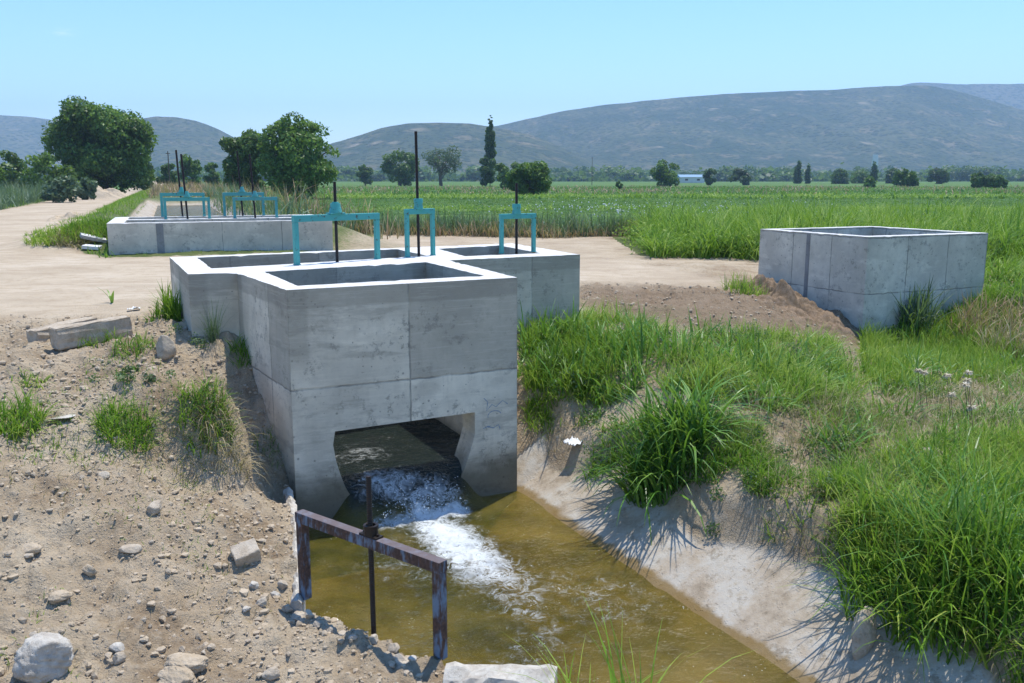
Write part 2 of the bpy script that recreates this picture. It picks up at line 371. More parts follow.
canal = [(-2.72, 10.55), (.09, 11.95), tuple(RW0), tuple(RW1), tuple(RW1+RWd*5.6), (3.3, 1.2), (1.15, 5.25), (.42, 6.10), (.30, 6.42), (-.52, 6.53), (-1.1, 6.93), (-1.90, 7.55)]
def shrink(poly, k):
    c = np.mean(np.array(poly), 0); return [tuple(c+(np.array(p)-c)*k) for p in poly]
def terrain(x, y, full=False):
    x = np.asarray(x, float).ravel(); y = np.asarray(y, float).ravel()
    near = 1-sm(np.hypot(x, y), 42, 60)
    z = np.full(len(x), .2)
    idx = near > 0
    zz = np.zeros(len(x)); zz[idx] = np.clip(tps(x[idx], y[idx]), -1.5, .7)
    z = zz*near+.2*(1-near)
    fu, fv = floc(x, y)
    # raised canal dyke behind the far chamber and the canal cut into it
    far = sm(fv, 1.0, 4.0)
    dyke = sm(fu, -3.7, -.6)*(1-sm(fu, 6.5, 9.5))*far*(1-sm(y, 160, 260))
    z = z*(1-dyke)+dyke*1.12
    cz = np.maximum(.50, 1.12-.6*np.clip(fu-.1, 0, 9)); cz = np.where(fu > 3, np.maximum(.50, 1.12-.9*np.clip(5.0-fu, 0, 9)), cz)
    inc = (fu > .1) & (fu < 5.0) & (fv > .5) & (fv < 46)
    z = np.where(inc, np.minimum(z, np.where(fv > 4.5, cz-.25, -.2)), z)
    z = z + sm(y, 60, 110)*(1-sm(y, 400, 900))*.25*fbm(x, y, 60, 3, 5)
    au, av = aloc(x, y)
    # masks
    s = (x-RW0[0])*RWn[0]+(y-RW0[1])*RWn[1]; t = (x-RW0[0])*RWd[0]+(y-RW0[1])*RWd[1]
    lw = .78+.42*fbm(t, s*0, 1.2, 3, 3)*2+.12*sm(t, 2.5, 4.5)
    slope = .60
    prof = WATER+slope*s+np.where(s > lw, np.minimum((s-lw)*1.1, .28), 0)+np.clip(-t, 0, 9)*.75
    rn = fbm(x, y, .5, 5, 21, .6)
    rough = fbm(x, y, .16, 4, 41, .6)
    roadm = roadmask(x, y, fu, fv)
    lin = (s > -1.2) & (s < lw+.02) & (t > -.35) & (y < 13) & (prof < z+.06)
    linm = np.where(lin, 1., 0.)*(1-sm(s, lw-.10, lw+.03))
    # lumpy dug soil
    bare = (1-roadm)*(1-linm)
    nd = 1-sm(np.hypot(x, y), 18, 34)
    mound = np.abs(fbm(x, y, 1.1, 4, 77))*.45
    dug = np.exp(-((x-6.3)**2/3.5+(y-20.6)**2/3.0))
    z = z+dug*(.10+np.abs(fbm(x, y, .9, 5, 91, .6))*1.1-.12)
    z = z+bare*nd*(rn*.24+rough*.17+mound*.42+np.abs(fbm(x, y, .33, 4, 303, .65))*.16-.07)+roadm*nd*fbm(x, y, 1.6, 3, 9)*.05
    mid = sm(y, 20, 30)*(1-sm(y, 60, 90))
    z = z+mid*(1-roadm)*fbm(x, y, 1.8, 4, 15)*.18*(1-dyke)
    # the right bank
    rb = (s > -4) & (x > -.4) & (y < 13) & (av < 1.5)
    cut = prof+linm*fbm(x, y, .9, 4, 51)*.05+(1-linm)*(rn*.12+rough*.06)*sm(s, 0, 1.5)
    z = np.where(rb & (s > -.75), np.minimum(z, cut), z)
    # bluff of earth hanging over the hollow beside the outlet chamber
    ins = inpoly(x, y, canal)
    bed = np.maximum(WATER-.50+fbm(x, y, .8, 3, 4)*.15, np.where(s > -1., WATER+slope*s, -3))
    z = np.where(ins, np.minimum(z, bed), z)
    inA = (au > .06) & (au < WL-.06) & (av > -.12) & (av < 2.6)
    z = np.where(inA, -2.6, z)
    inB = inpoly(x, y, shrink(outer, .965))
    z = np.where(inB & ~inA, np.minimum(z, -.6), z)
    inR = inpoly(x, y, shrink([tuple(Rn), tuple(Rr), tuple(Rb), tuple(Rl)], .93))
    z = np.where(inR, -1.8, z)
    inF = (fu > .15) & (fu < FL-.15) & (fv > .15) & (fv < 4.6)
    z = np.where(inF, -.2, z)
    if not full: return z
    # colours
    g = np.zeros(len(x))
    g = np.maximum(g, sm(fu, -4.0, -3.0)*(1-sm(fu, 9, 11))*sm(fv+1.5+fu*3.2*(fu < 0), -.5, .8)*(1-sm(y, 160, 200))*np.where(inc, 0, 1))
    g = np.maximum(g, ((s > lw+.7) & (y < 22) & (x > .5)).astype(float)*.42*sm(s, 1.6, 2.6)*(1-sm(y-(20.5-.28*x), -2.0, 1.0)*(x < 7.5)))
    g = np.maximum(g, sm(y, 28, 30)*(x > 4.2)*(1-0)*.9)
    g = np.maximum(g, .8*sm(x, 8.5, 9.5)*(y < 24))
    g = np.maximum(g, sm(-fu, 9, 12)*sm(y, 52, 66)); 
    fm = sm(y+fbm(x, y, 2, 3, 6)*2, 38.5, 40.5)*(fu > 7.6)
    fm = np.maximum(fm, sm(y, 150, 200)); fm = np.maximum(fm, (fu < -14)*sm(y, 110, 140))
    fm = np.where(inc, 0, fm)*(1-roadm)
    wet = np.where((y < 12.5) & (np.hypot(x-0, y-8) < 9), 1., 0.)
    lin2 = np.maximum(linm, np.where(inc & (fv > 4.5), 1., 0.))
    lin2 = np.where(np.hypot(x, y) < 500, lin2, 0)
    dg = sm(y+rn*2, 15.5, 17)*(1-sm(y+rn*2+.1*x, 21.5, 23.5))*sm(x, 1, 2)*(1-roadm); dg = np.maximum(dg, np.clip(1.5*np.exp(-((x-6.3)**2/3+(y-20.8)**2/5)), 0, 1))
    return z, dict(dug=dg, road=roadm, green=g*(1-roadm)*(1-linm), lining=lin2, wet=wet, field=fm)
def roadmask(x, y, fu, fv):
    n = fbm(x, y, 2.5, 4, 61)
    # big dirt yard at left, with the track that follows the dyke
    d1 = sm(-x+n*1.2, 5.2, 6.2)*sm(y+n*1.5, 13.6, 14.8)*(1-sm(y+n*4, 52, 66))*(1-sm(fu, -.2, .3)*sm(fv, -.6, .2))
    d1 = d1*(1-sm(x*.0+fu, -.6, .2)*sm(y, 25, 26))
    tr = sm(fu+n*1.0, -11.2+sm(y, 60, 130)*3.5, -10.+sm(y, 60, 130)*3.5)*(1-sm(fu+n*1.0, -4.4, -3.2))*sm(y, 27, 31)*(1-sm(y, 190, 230))
    strip = sm(fu+n*.5, -3.8, -3.2)*(1-sm(fu, -.2, .3))*sm(fv+1.5+fu*3.2+n*2, -.6, .9)
    d1 = d1*(1-strip)
    # crossing road at the right
    c = y-(25.0-.10*x)+n*1.2
    d2 = (1-sm(np.abs(c), 2.6, 3.8))*sm(x, -6, -2)*(1-sm(x+.45*(y-22)+n, 5.2, 6.2)*(y < 27))
    d3 = sm(x, -7, -5)*(1-sm(x, 3, 4.6))*sm(y, 20, 22)*(1-sm(y, 37, 39))*.55
    return np.clip(np.maximum(np.maximum(d1, tr), np.maximum(d2, d3)), 0, 1)
def H(x, y): return float(terrain([x], [y])[0])
def hit(px, py, dmin=5.0, dmax=90):
    a, b, c = ray(px, py); ds = np.geomspace(dmin, dmax, 900)
    z = CAMZ+c*ds/b; h = terrain(a*ds/b, ds)
    k = np.where(z <= h)[0]
    i = k[0] if len(k) else len(ds)-1
    foot = [outer, [tuple(Rn), tuple(Rr), tuple(Rb), tuple(Rl)], [tuple(Fo), tuple(Fe), fl(FL, 4.7), fl(0, 4.7)]]
    if any(inpoly(np.array([a*ds[i]/b]), np.array([ds[i]]), f)[0] for f in foot):      # the ray met a building: stand just before its wall
        while i > 0 and any(inpoly(np.array([a*ds[i]/b]), np.array([ds[i]]), f)[0] for f in foot): i -= 1
        i = max(0, i-4)
        return np.array((a*ds[i]/b, ds[i], h[i]))
    return np.array((a*ds[i]/b, ds[i], h[i]))

# ------------------------------------------------------------ ground sheet
def build_ground():
    oy = -4.
    th = np.linspace(-1.15, 1.15, 1150)
    r = np.r_[np.linspace(5, 9, 40, endpoint=False), np.linspace(9, 21, 330, endpoint=False), np.geomspace(21, 60, 190, endpoint=False), np.geomspace(60, 7000, 120)]
    T, R = np.meshgrid(th, r); x = (R*np.sin(T)).ravel(); y = (oy+R*np.cos(T)).ravel()
    z, at = terrain(x, y, True)
    nr, nc = R.shape; i = np.arange(nr*nc).reshape(nr, nc)
    q = np.stack([i[:-1, :-1], i[:-1, 1:], i[1:, 1:], i[1:, :-1]], -1).reshape(-1, 4)
    o = npmesh('ground', np.c_[x, y, z], q, M['soil'], attrs=at)
    tag(o, kind='structure')
build_ground()

# ------------------------------------------------------------ water
def watermat():
    m, nt = newmat('canal_water'); N = NT(nt); P = N.pos()
    foam = N.attr('foam'); murk = N.attr('murk')
    n = N.noise(P, 1.6, 6, .65)
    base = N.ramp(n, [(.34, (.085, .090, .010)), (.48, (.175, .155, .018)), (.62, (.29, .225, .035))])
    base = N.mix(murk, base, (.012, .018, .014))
    wv = N.n('ShaderNodeMapping', Vector=P, Rotation=(0, 0, .45), Scale=(1, 1.8, 1)).outputs[0]
    h = N.math('ADD', N.noise(wv, 3.2, 3, .5), N.math('MULTIPLY', N.noise(wv, 14, 4, .6), .35))
    h = N.math('ADD', h, N.math('MULTIPLY', N.math('MULTIPLY', N.noise(P, 45, 4, .7), foam), .8))
    nor = N.bump(h, 1., .10)
    diff = N.n('ShaderNodeBsdfDiffuse', Color=base, Normal=nor).outputs[0]
    tr = N.n('ShaderNodeBsdfTransparent', Color=(.86, .74, .34, 1)).outputs[0]
    body = N.n('ShaderNodeMixShader', Fac=N.math('MULTIPLY', N.math('SUBTRACT', 1, murk), .60), i1=diff, i2=tr).outputs[0]
    fr = N.n('ShaderNodeFresnel', IOR=1.33, Normal=nor).outputs[0]
    gl = N.n('ShaderNodeBsdfGlossy', Color=(1, 1, 1, 1), Roughness=.045, Normal=nor).outputs[0]
    s1 = N.n('ShaderNodeMixShader', Fac=fr, i1=body, i2=gl).outputs[0]
    # foam broken into strands and bubbles
    wp = N.n('ShaderNodeVectorMath', _operation='ADD', i0=P, i1=N.n('ShaderNodeVectorMath', _operation='SCALE', i0=N.n('ShaderNodeTexNoise', Vector=P, Scale=4., Detail=4.).outputs['Color'], Scale=.40).outputs[0]).outputs[0]
    rg = N.noise(wp, 6.5, 5, .6); rg = N.math('SUBTRACT', 1, N.math('MULTIPLY', N.math('ABSOLUTE', N.math('SUBTRACT', rg, .5)), 7.))
    rg = N.math('MAXIMUM', rg, 0)
    fine = N.noise(wp, 26, 6, .75)
    ff = N.math('ADD', N.math('MULTIPLY', rg, .26), N.math('MULTIPLY', fine, .9))
    ff = N.math('ADD', ff, N.math('MULTIPLY', N.math('SUBTRACT', N.noise(P, 4, 4, .6), .5), .5))
    ff = N.step(N.math('ADD', ff, N.math('MULTIPLY', foam, .92)), .96, 1.60)
    fk = N.math('MULTIPLY', N.step(N.noise(P, 48, 2, .5), .70, .735), N.step(N.noise(P, 2.4, 3, .5), .50, .62)); ff = N.math('MAXIMUM', ff, N.math('MULTIPLY', fk, .8))  # tiny white flecks painted over the ripples as sun glints
    fd = N.pbr((.80, .84, .84), .6, N.bump(fine, 1., .03), spec=.5)
    N.out(N.n('ShaderNodeMixShader', Fac=N.math('MULTIPLY', ff, .93), i1=s1, i2=fd).outputs[0])
    return m
M['water'] = watermat()
def build_water():
    gx = np.arange(-3.6, 6.2, .028); gy = np.arange(1.5, 15.2, .028)
    X, Y = np.meshgrid(gx, gy); x = X.ravel(); y = Y.ravel(); u, v = aloc(x, y)
    keep = inpoly(x, y, [L(.15, -.03), L(.15, 2.7), L(WL-.15, 2.7), L(WL-.15, -.03)])
    s = (x-RW0[0])*RWn[0]+(y-RW0[1])*RWn[1]
    big = [(-2.86, 10.62), (.1, 12.0), (1.3, 12.3), (4.0, 7.0), (6.6, 1.6), (2.2, 1.2), (.2, 6.2), (.15, 6.45), (-.55, 6.6), (-1.1, 6.95), (-1.90, 7.62)]
    keep |= inpoly(x, y, big) & (v < .02)
    win = sm(u, .35, .75)*(1-sm(u, 2.15, 2.55)); win = np.where(v > .02, 1, win)
    z = WATER+.50*sm(v, -.52, .34)*win
    path = [L(1.50, -.30), W(440, 530, WATER), W(470, 556, WATER), W(505, 580, WATER), W(532, 615, WATER), W(530, 670, WATER)]
    wid = [.22, .44, .50, .58, .62, .6]; stg = [.9, 1.10, .98, .62, .42, .30]
    fo = np.zeros(len(x))
    for i in range(len(path)-1):
        d, t = segd(x, y, path[i], path[i+1]); w = wid[i]*(1-t)+wid[i+1]*t; k = stg[i]*(1-t)+stg[i+1]*t
        fo = np.maximum(fo, k*np.exp(-(d/w)**2))
    d, t = segd(x, y, L(.95, -.42), L(2.0, -.40)); fo = np.maximum(fo, (.62+.38*t)*np.exp(-(d/.20)**2)); d, t = segd(x, y, L(1.0, .1), L(1.9, -.2)); fo = np.maximum(fo, .66*np.exp(-(d/.34)**2))
    d, t = segd(x, y, W(400, 560, WATER), W(610, 600, WATER)); fo = np.maximum(fo, .42*np.exp(-(d/1.0)**2)); d, t = segd(x, y, W(560, 620, WATER), W(500, 690, WATER)); fo = np.maximum(fo, .40*np.exp(-(d/.7)**2))
    # foam patch inside the chamber, painted in for sun glints on the chop
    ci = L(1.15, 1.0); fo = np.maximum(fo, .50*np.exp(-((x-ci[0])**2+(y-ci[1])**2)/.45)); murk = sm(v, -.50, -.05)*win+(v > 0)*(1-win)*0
    chop = .03+.75*np.clip(fo, 0, 1)
    z = z+chop*(fbm(x, y, .20, 4, 71, .6)*.17+np.abs(fbm(x, y, .09, 3, 72))*.05)+fbm(x, y, .55, 3, 73)*.018
    lip = np.exp(-((v-.02)/.16)**2)*win*(v < .5); z += lip*.03
    idx = -np.ones(len(x), int); idx[keep] = np.arange(keep.sum())
    nr, nc = X.shape; i = idx.reshape(nr, nc)
    q = np.stack([i[:-1, :-1], i[:-1, 1:], i[1:, 1:], i[1:, :-1]], -1).reshape(-1, 4); q = q[(q >= 0).all(1)]
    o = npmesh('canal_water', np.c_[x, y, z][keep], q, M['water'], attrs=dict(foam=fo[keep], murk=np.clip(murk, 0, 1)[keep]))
    tag(o, kind='structure')
    # far canal
    vs = np.r_[4.65, np.linspace(6, 45, 20)]; V = []; A = []
    for vv in vs:
        for uu in (0.9, 4.5): V.append((*fl(uu, vv), .60))
    Q = [(2*i, 2*i+1, 2*i+3, 2*i+2) for i in range(len(vs)-1)]
    o = npmesh('far_canal_water', V, Q, M['water'], attrs=dict(foam=np.zeros(len(V)), murk=np.full(len(V), .6))); tag(o, kind='structure')
    # spray thrown up at the lip
    pts = []; n = 260
    for k in range(n):
        uu = random.gauss(1.5, .33); vv = random.gauss(-.30, .14); zz = WATER+.08+abs(random.gauss(0, .14))
        if .75 < uu < 2.25: pts.append((*L(uu, vv), zz, random.uniform(.003, .009)))
    blobs('water_spray', pts, M['spray'], 1, 'white drops of spray thrown up where the water leaves the outlet', 'spray')
def ico(sub=1):
    bm = bmesh.new(); bmesh.ops.create_icosphere(bm, subdivisions=sub, radius=1)
    V = np.array([v.co[:] for v in bm.verts]); Fc = np.array([[v.index for v in f.verts] for f in bm.faces]); bm.free(); return V, Fc
def blobs(name, pts, mat, sub, label, cat, kind='stuff', squash=False):
    V0, F0 = ico(sub); P = np.array(pts); n = len(P); m = len(V0)
    jit = 1+RNG.uniform(-.32, .32, (n, m, 1))*(1 if squash else .3)
    sc = P[:, 3][:, None, None]*(RNG.uniform(.6, 1.2, (n, 1, 3)) if squash else 1)
    if squash: sc[:, :, 2] *= .75
    a = RNG.uniform(0, 6.28, n); c, s = np.cos(a), np.sin(a)
    V = V0[None]*jit*sc; X = V[:, :, 0]*c[:, None]-V[:, :, 1]*s[:, None]; Y = V[:, :, 0]*s[:, None]+V[:, :, 1]*c[:, None]
    V = np.stack([X, Y, V[:, :, 2]], -1)+P[:, None, :3]
    Q = (F0[None]+np.arange(n)[:, None, None]*m).reshape(-1, 3)
    o = npmesh(name, V.reshape(-1, 3), Q, mat, smooth=not squash, k=3)
    return tag(o, label, cat, kind=kind)
m_, nt_ = newmat('spray_drops'); N_ = NT(nt_); N_.out(N_.pbr((.85, .88, .88), .2, spec=.6)); M['spray'] = m_
build_water()

# ------------------------------------------------------------ concrete shells
def shell(name, mat, parent, outer, holes, ztop, zbot, skip=(), inner_bot=None, skip_in=()):
    """walls with an open top: rim face with holes, outer faces and inner faces, chipped rim edges"""
    bm = bmesh.new(); uvl = bm.loops.layers.uv.new('UVMap')
    rnd = random.Random(5)
    def wall(p, q, z0, z1, flip=False):
        L_ = math.hypot(q[0]-p[0], q[1]-p[1]); n = max(1, int(L_/.12)); top = []; bot = []
        for i in range(n+1):
            t = i/n; top.append(bm.verts.new((p[0]+(q[0]-p[0])*t, p[1]+(q[1]-p[1])*t, z1))); bot.append(bm.verts.new((p[0]+(q[0]-p[0])*t, p[1]+(q[1]-p[1])*t, z0)))
        for i in range(n):
            vs = [bot[i], bot[i+1], top[i+1], top[i]]
            uv = [(i/n*L_, z0), ((i+1)/n*L_, z0), ((i+1)/n*L_, z1), (i/n*L_, z1)]
            if flip: vs.reverse(); uv.reverse()
            f = bm.faces.new(vs)
            for l, c in zip(f.loops, uv): l[uvl].uv = c
    def sub(loop):
        out = []
        for i, p in enumerate(loop):
            q = loop[(i+1) % len(loop)]; L_ = math.hypot(q[0]-p[0], q[1]-p[1]); n = max(1, int(L_/.12))
            for k in range(n): t = k/n; out.append((p[0]+(q[0]-p[0])*t, p[1]+(q[1]-p[1])*t))
        return out
    loops = [sub(outer)]+[sub(h) for h in holes]
    pts = [p for l in loops for p in l]
    tris = tessellate_polygon([[Vector((*p, 0)) for p in l] for l in loops])
    vs = [bm.verts.new((*p, ztop)) for p in pts]
    for t in tris:
        try:
            f = bm.faces.new([vs[i] for i in t])
        except ValueError: continue
        f.normal_update()
        if f.normal.z < 0: f.normal_flip()
        for l in f.loops: l[uvl].uv = (l.vert.co.x*.01+.4, .5)
    for i, p in enumerate(outer):
        if i in skip: continue
        wall(p, outer[(i+1) % len(outer)], zbot, ztop)
    for hi, h in enumerate(holes):
        for i, p in enumerate(h):
            if (hi, i) in skip_in: continue
            wall(p, h[(i+1) % len(h)], inner_bot if inner_bot is not None else zbot, ztop, True)
    bmesh.ops.remove_doubles(bm, verts=bm.verts, dist=.0005)
    # worn, slightly wavy arrises
    for v in bm.verts:
        if abs(v.co.z-ztop) < 1e-4:
            v.co.z += rnd.uniform(-.004, .002)-(.012 if rnd.random() < .05 else 0)
            v.co.x += rnd.uniform(-.004, .004); v.co.y += rnd.uniform(-.004, .004)
    return bmobj(name, bm, mat, parent)

main = empty('outlet_chamber', (A0.x, A0.y, -1.45))
tag(main, 'large T-shaped grey concrete water chamber with a dark outlet hole pouring into the canal', 'water chamber')
shell('chamber_walls', M['conc_main'], main, outer, [holeA, holeB, holeD], RIM, -2.7, skip=(0,), skip_in=((0, 0),))
# front face with the outlet
opening = [(.52, -.50), (.49, -.67), (.52, -.88), (.57, -1.07), (.63, -1.25), (.72, -1.42), (.84, -1.62), (.98, -1.82), (1.15, -2.1), (1.85, -2.1), (1.96, -1.86), (2.06, -1.66), (2.18, -1.45), (2.29, -1.2), (2.38, -.95), (2.43, -.78), (2.43, -.48)]
def panelface(bm, uvl, vtop, v, flip):
    top = RIM
    def sub2(p, q, n): return [(p[0]+(q[0]-p[0])*k/n, p[1]+(q[1]-p[1])*k/n) for k in range(n)]
    u0, u1 = (0, WL) if not flip else (.22, WL-.29)
    n = max(1, int((u1-u0)/.12))
    outl = sub2((u0, -2.7), (u0, top), 1)+sub2((u0, top), (u1, top), n)+[(u1, top), (u1, -2.7)]
    outl = outl
    tr = tessellate_polygon([[Vector((a, b, 0)) for a, b in outl], [Vector((a, b, 0)) for a, b in opening]])
    pts = outl+opening; vs = []
    for a, b in pts:
        vv = v+((a-.22)/(WL-.51)*.04 if flip else 0); x, y = L(a, vv); vs.append(bm.verts.new((x, y, b)))
    for t in tr:
        try: f = bm.faces.new([vs[i] for i in t])
        except ValueError: continue
        f.normal_update(); want = -1 if not flip else 1
        if f.normal.dot(Vector((Vv.x, Vv.y, 0)))*want < 0: f.normal_flip()
        for l in f.loops:
            k = vs.index(l.vert); l[uvl].uv = pts[k]
bm = bmesh.new(); uvl = bm.loops.layers.uv.new('UVMap')
panelface(bm, uvl, RIM, 0., False); panelface(bm, uvl, RIM, .38, True)
oo = opening+[opening[0]]
for i in range(len(opening)):
    a = opening[i]; b = opening[(i+1) % len(opening)]
    def P3(c, v): x, y = L(c[0], v+((c[0]-.22)/(WL-.51)*.04 if v > .1 else 0)); return (x, y, c[1])
    vs = [bm.verts.new(P3(a, 0)), bm.verts.new(P3(b, 0)), bm.verts.new(P3(b, .38)), bm.verts.new(P3(a, .38))]
    f = bm.faces.new(vs)
    for l in f.loops: l[uvl].uv = (.3+l.vert.co.y*.05, l.vert.co.z)
bmesh.ops.remove_doubles(bm, verts=bm.verts, dist=.0005)
rnd = random.Random(9)
bmobj('outlet_wall', bm, M['conc_main'], main)
# chamber floor
V = [(*L(.1, .0), -2.5), (*L(WL-.1, 0), -2.5), (*L(WL-.1, 2.9), -2.5), (*L(.1, 2.9), -2.5)]
npmesh('chamber_floor', V, [(0, 1, 2, 3)], M['conc_old'], main)
# faint sprayed scribbles on the face beside the hole
m_, nt_ = newmat('faded_blue_spray'); N_ = NT(nt_)
N_.out(N_.pbr(N_.mix(N_.step(N_.noise(N_.pos(), 30, 4, .7), .42, .6), (.33, .36, .37), (.10, .20, .33)), .9)); M['spraypaint'] = m_
def scribble(pts, w, parent):
    V = []; Q = []
    for i, (a, b) in enumerate(pts):
        j = min(i+1, len(pts)-1); k = max(i-1, 0); dx = pts[j][0]-pts[k][0]; dz = pts[j][1]-pts[k][1]; l = math.hypot(dx, dz) or 1
        ww = w*(.6+.5*math.sin(i*1.3)**2)
        for sg in (-1, 1):
            x, y = L(a-dz/l*ww*sg, -.003); V.append((x, y, b+dx/l*ww*sg))
        if i: Q.append((2*i-2, 2*i-1, 2*i+1, 2*i))
    return npmesh('painted_scribble', V, Q, M['spraypaint'], parent)
def arc(cx, cz, r1, r2, a0, a1, n=14): return [(cx+r1*math.cos(a0+(a1-a0)*i/n), cz+r2*math.sin(a0+(a1-a0)*i/n)) for i in range(n+1)]
scribble([(2.56, -.30), (2.62, -.36), (2.60, -.48), (2.68, -.40), (2.74, -.44), (2.84, -.36), (2.92, -.42)], .007, main)
scribble(arc(2.72, -.56, .10, .07, .3, 3.4), .007, main)
scribble([(2.55, -.72), (2.62, -.70), (2.70, -.73), (2.78, -.69), (2.80, -.75)], .008, main)

rb_ = empty('square_chamber', (Rn.x, Rn.y, -1.2))
tag(rb_, 'square open-topped pale concrete chamber alone beyond the right bank', 'water chamber')
shell('chamber_walls', M['conc_right'], rb_, [tuple(Rn), tuple(Rr), tuple(Rb), tuple(Rl)], [[ru(.3, .3), ru(3.53, .3), ru(3.53, 3.3), ru(.3, 3.3)]], RIM, -1.6)
bm = bmesh.new()
def addbox(bm, c, ax, sx, sy, sz, bev=.0):
    """box centred at c with horizontal x axis ax"""
    r = bmesh.ops.create_cube(bm, size=1); ax = Vector((ax[0], ax[1], 0)).normalized(); ay = Vector((-ax.y, ax.x, 0))
    for v in r['verts']:
        p = v.co; v.co = Vector(c)+ax*p.x*sx+ay*p.y*sy+Vector((0, 0, p.z*sz))
    if bev:
        es = list({e for v in r['verts'] for e in v.link_edges}); bmesh.ops.bevel(bm, geom=es, offset=bev, segments=2, profile=.6, affect='EDGES')
    return r['verts']
bm.free()
# darker board joint strip on the left face
a_ = ru(0, 1.85); bm = bmesh.new(); addbox(bm, (a_[0]-.0015*.9, a_[1], .2), (Rl-Rn), .12, .02, 2.17); bmobj('joint_strip', bm, M['conc_joint'], rb_)

fb = empty('long_chamber', (Fo.x, Fo.y, .4))
tag(fb, 'long low concrete chamber carrying four teal gates at the head of the far canal', 'water chamber')
shell('chamber_walls', M['conc_far'], fb, [tuple(Fo), tuple(Fe), fl(FL, 4.7), fl(0, 4.7)],
      [[fl(.45, .35), fl(FL-.3, .35), fl(FL-.3, 2.2), fl(.45, 2.2)], [fl(.45, 2.75), fl(FL-.3, 2.75), fl(FL-.3, 4.35), fl(.45, 4.35)]], 1.32, -.1)
a_ = fl(1.42, -.004); bm = bmesh.new(); addbox(bm, (*a_, .55), UF, .20, .02, 1.5); bmobj('joint_strip', bm, M['conc_joint'], fb)

# ------------------------------------------------------------ sluice gates
def cyl(bm, c, r0, r1, z0, z1, seg=20):
    a = [bm.verts.new((c[0]+r0*math.cos(2*math.pi*i/seg), c[1]+r0*math.sin(2*math.pi*i/seg), z0)) for i in range(seg)]
    b = [bm.verts.new((c[0]+r1*math.cos(2*math.pi*i/seg), c[1]+r1*math.sin(2*math.pi*i/seg), z1)) for i in range(seg)]
    for i in range(seg): bm.faces.new((a[i], a[(i+1) % seg], b[(i+1) % seg], b[i]))
    bm.faces.new(a[::-1]); bm.faces.new(b)
def threaded(bm, c, r, z0, z1, pitch=.02, seg=12, lean=(0, 0)):
    n = min(260, int((z1-z0)/pitch*2)); rings = []
    for k in range(n+1):
        z = z0+(z1-z0)*k/n; rr = r*(1 if k % 2 else .86); f = (z-z0)/(z1-z0)
        rings.append([bm.verts.new((c[0]+lean[0]*f+rr*math.cos(2*math.pi*i/seg), c[1]+lean[1]*f+rr*math.sin(2*math.pi*i/seg), z)) for i in range(seg)])
    for a, b in zip(rings, rings[1:]):
        for i in range(seg): bm.faces.new((a[i], a[(i+1) % seg], b[(i+1) % seg], b[i]))
    bm.faces.new(rings[0][::-1]); bm.faces.new(rings[-1])
def gate(PL, PR, zb, zt, rod, rtop, rbot, leg, bar, hub, mat, rmat, label, group, hubmat=None, rodr=.026, lean=(0, 0)):
    PL = Vector(PL); PR = Vector(PR); ax = (PR-PL).normalized(); c = (PL+PR)/2; W_ = (PR-PL).length
    root = empty('sluice_gate', (c.x, c.y, zb)); tag(root, label, 'sluice gate', group)
    for p, sg in ((PL, 1), (PR, -1)):
        bm = bmesh.new(); q = p+ax*sg*leg/2*0
        addbox(bm, (q.x, q.y, (zb+zt-bar)/2), ax, leg, leg*.95, zt-bar-zb-.003, .006)
        # base plate bolted down
        if hub != 'rusty': addbox(bm, (q.x, q.y, zb+.006), ax, leg*1.25, leg*1.25, .012, .003)
        bmobj('leg', bm, mat, root)
    bm = bmesh.new(); addbox(bm, (c.x, c.y, zt-bar/2), ax, W_+leg+.004, leg*1.12, bar, .007); bmobj('crossbar', bm, mat, root)
    R_ = Vector(rod); bm = bmesh.new()
    if hub == 'big':
        addbox(bm, (R_.x, R_.y, zt+.012), ax, .27, .15, .024, .006)
        cyl(bm, R_, .105, .085, zt+.024, zt+.11); cyl(bm, R_, .085, .078, zt+.11, zt+.17); cyl(bm, R_, .055, .05, zt+.17, zt+.19)
    elif hub == 'drum':
        cyl(bm, R_, .078, .078, zt-.015, zt+.045); cyl(bm, R_, .07, .07, zt+.045, zt+.10); cyl(bm, R_, .08, .074, zt+.10, zt+.17)
    elif hub == 'small':
        addbox(bm, (R_.x, R_.y, zt+.01), ax, .30, .13, .022, .005)
        cyl(bm, R_, .10, .09, zt+.02, zt+.09); cyl(bm, R_, .07, .05, zt+.09, zt+.2)
    elif hub == 'rusty':
        addbox(bm, (R_.x, R_.y, zt+.008), ax, .21, .085, .018, .004)
        cyl(bm, R_, .062, .056, zt+.017, zt+.075)
        # raised collar ring
        seg = 24
        for z0, z1, r0, r1 in ((zt+.075, zt+.10, .064, .064),):
            o1 = [[bm.verts.new((R_.x+r*math.cos(2*math.pi*i/seg), R_.y+r*math.sin(2*math.pi*i/seg), z)) for i in range(seg)] for r, z in ((r0, z0), (r1, z1), (.040, z1), (.040, z0))]
            for j in range(4):
                a = o1[j]; b = o1[(j+1) % 4]
                for i in range(seg): bm.faces.new((a[i], a[(i+1) % seg], b[(i+1) % seg], b[i]))
        for sg in (-1, 1):
            q = R_+ax*sg*.082; cyl(bm, q, .013, .013, zt+.017, zt+.035, 6)
    bmobj('gearbox' if hub != 'rusty' else 'bearing', bm, hubmat or mat, root)
    bm = bmesh.new(); threaded(bm, R_, rodr, rbot, rtop, lean=lean); bmobj('spindle', bm, rmat, root)
    return root
def rp(px, py, P0, P1): return onplane(px, py, P0, P1)
gN = 'teal sluice gates on the large chamber'
p0, p1 = W(297, 265, RIM), W(377.5, 259, RIM); r_ = rp(336.5, 240, p0, p1)
gate(p0, p1, RIM, 2.05, r_[:2], 2.55, .3, .075, .10, 'big', M['teal'], M['dark'], 'widest teal sluice gate, with cone gearbox and short spindle, left on the large chamber', gN)
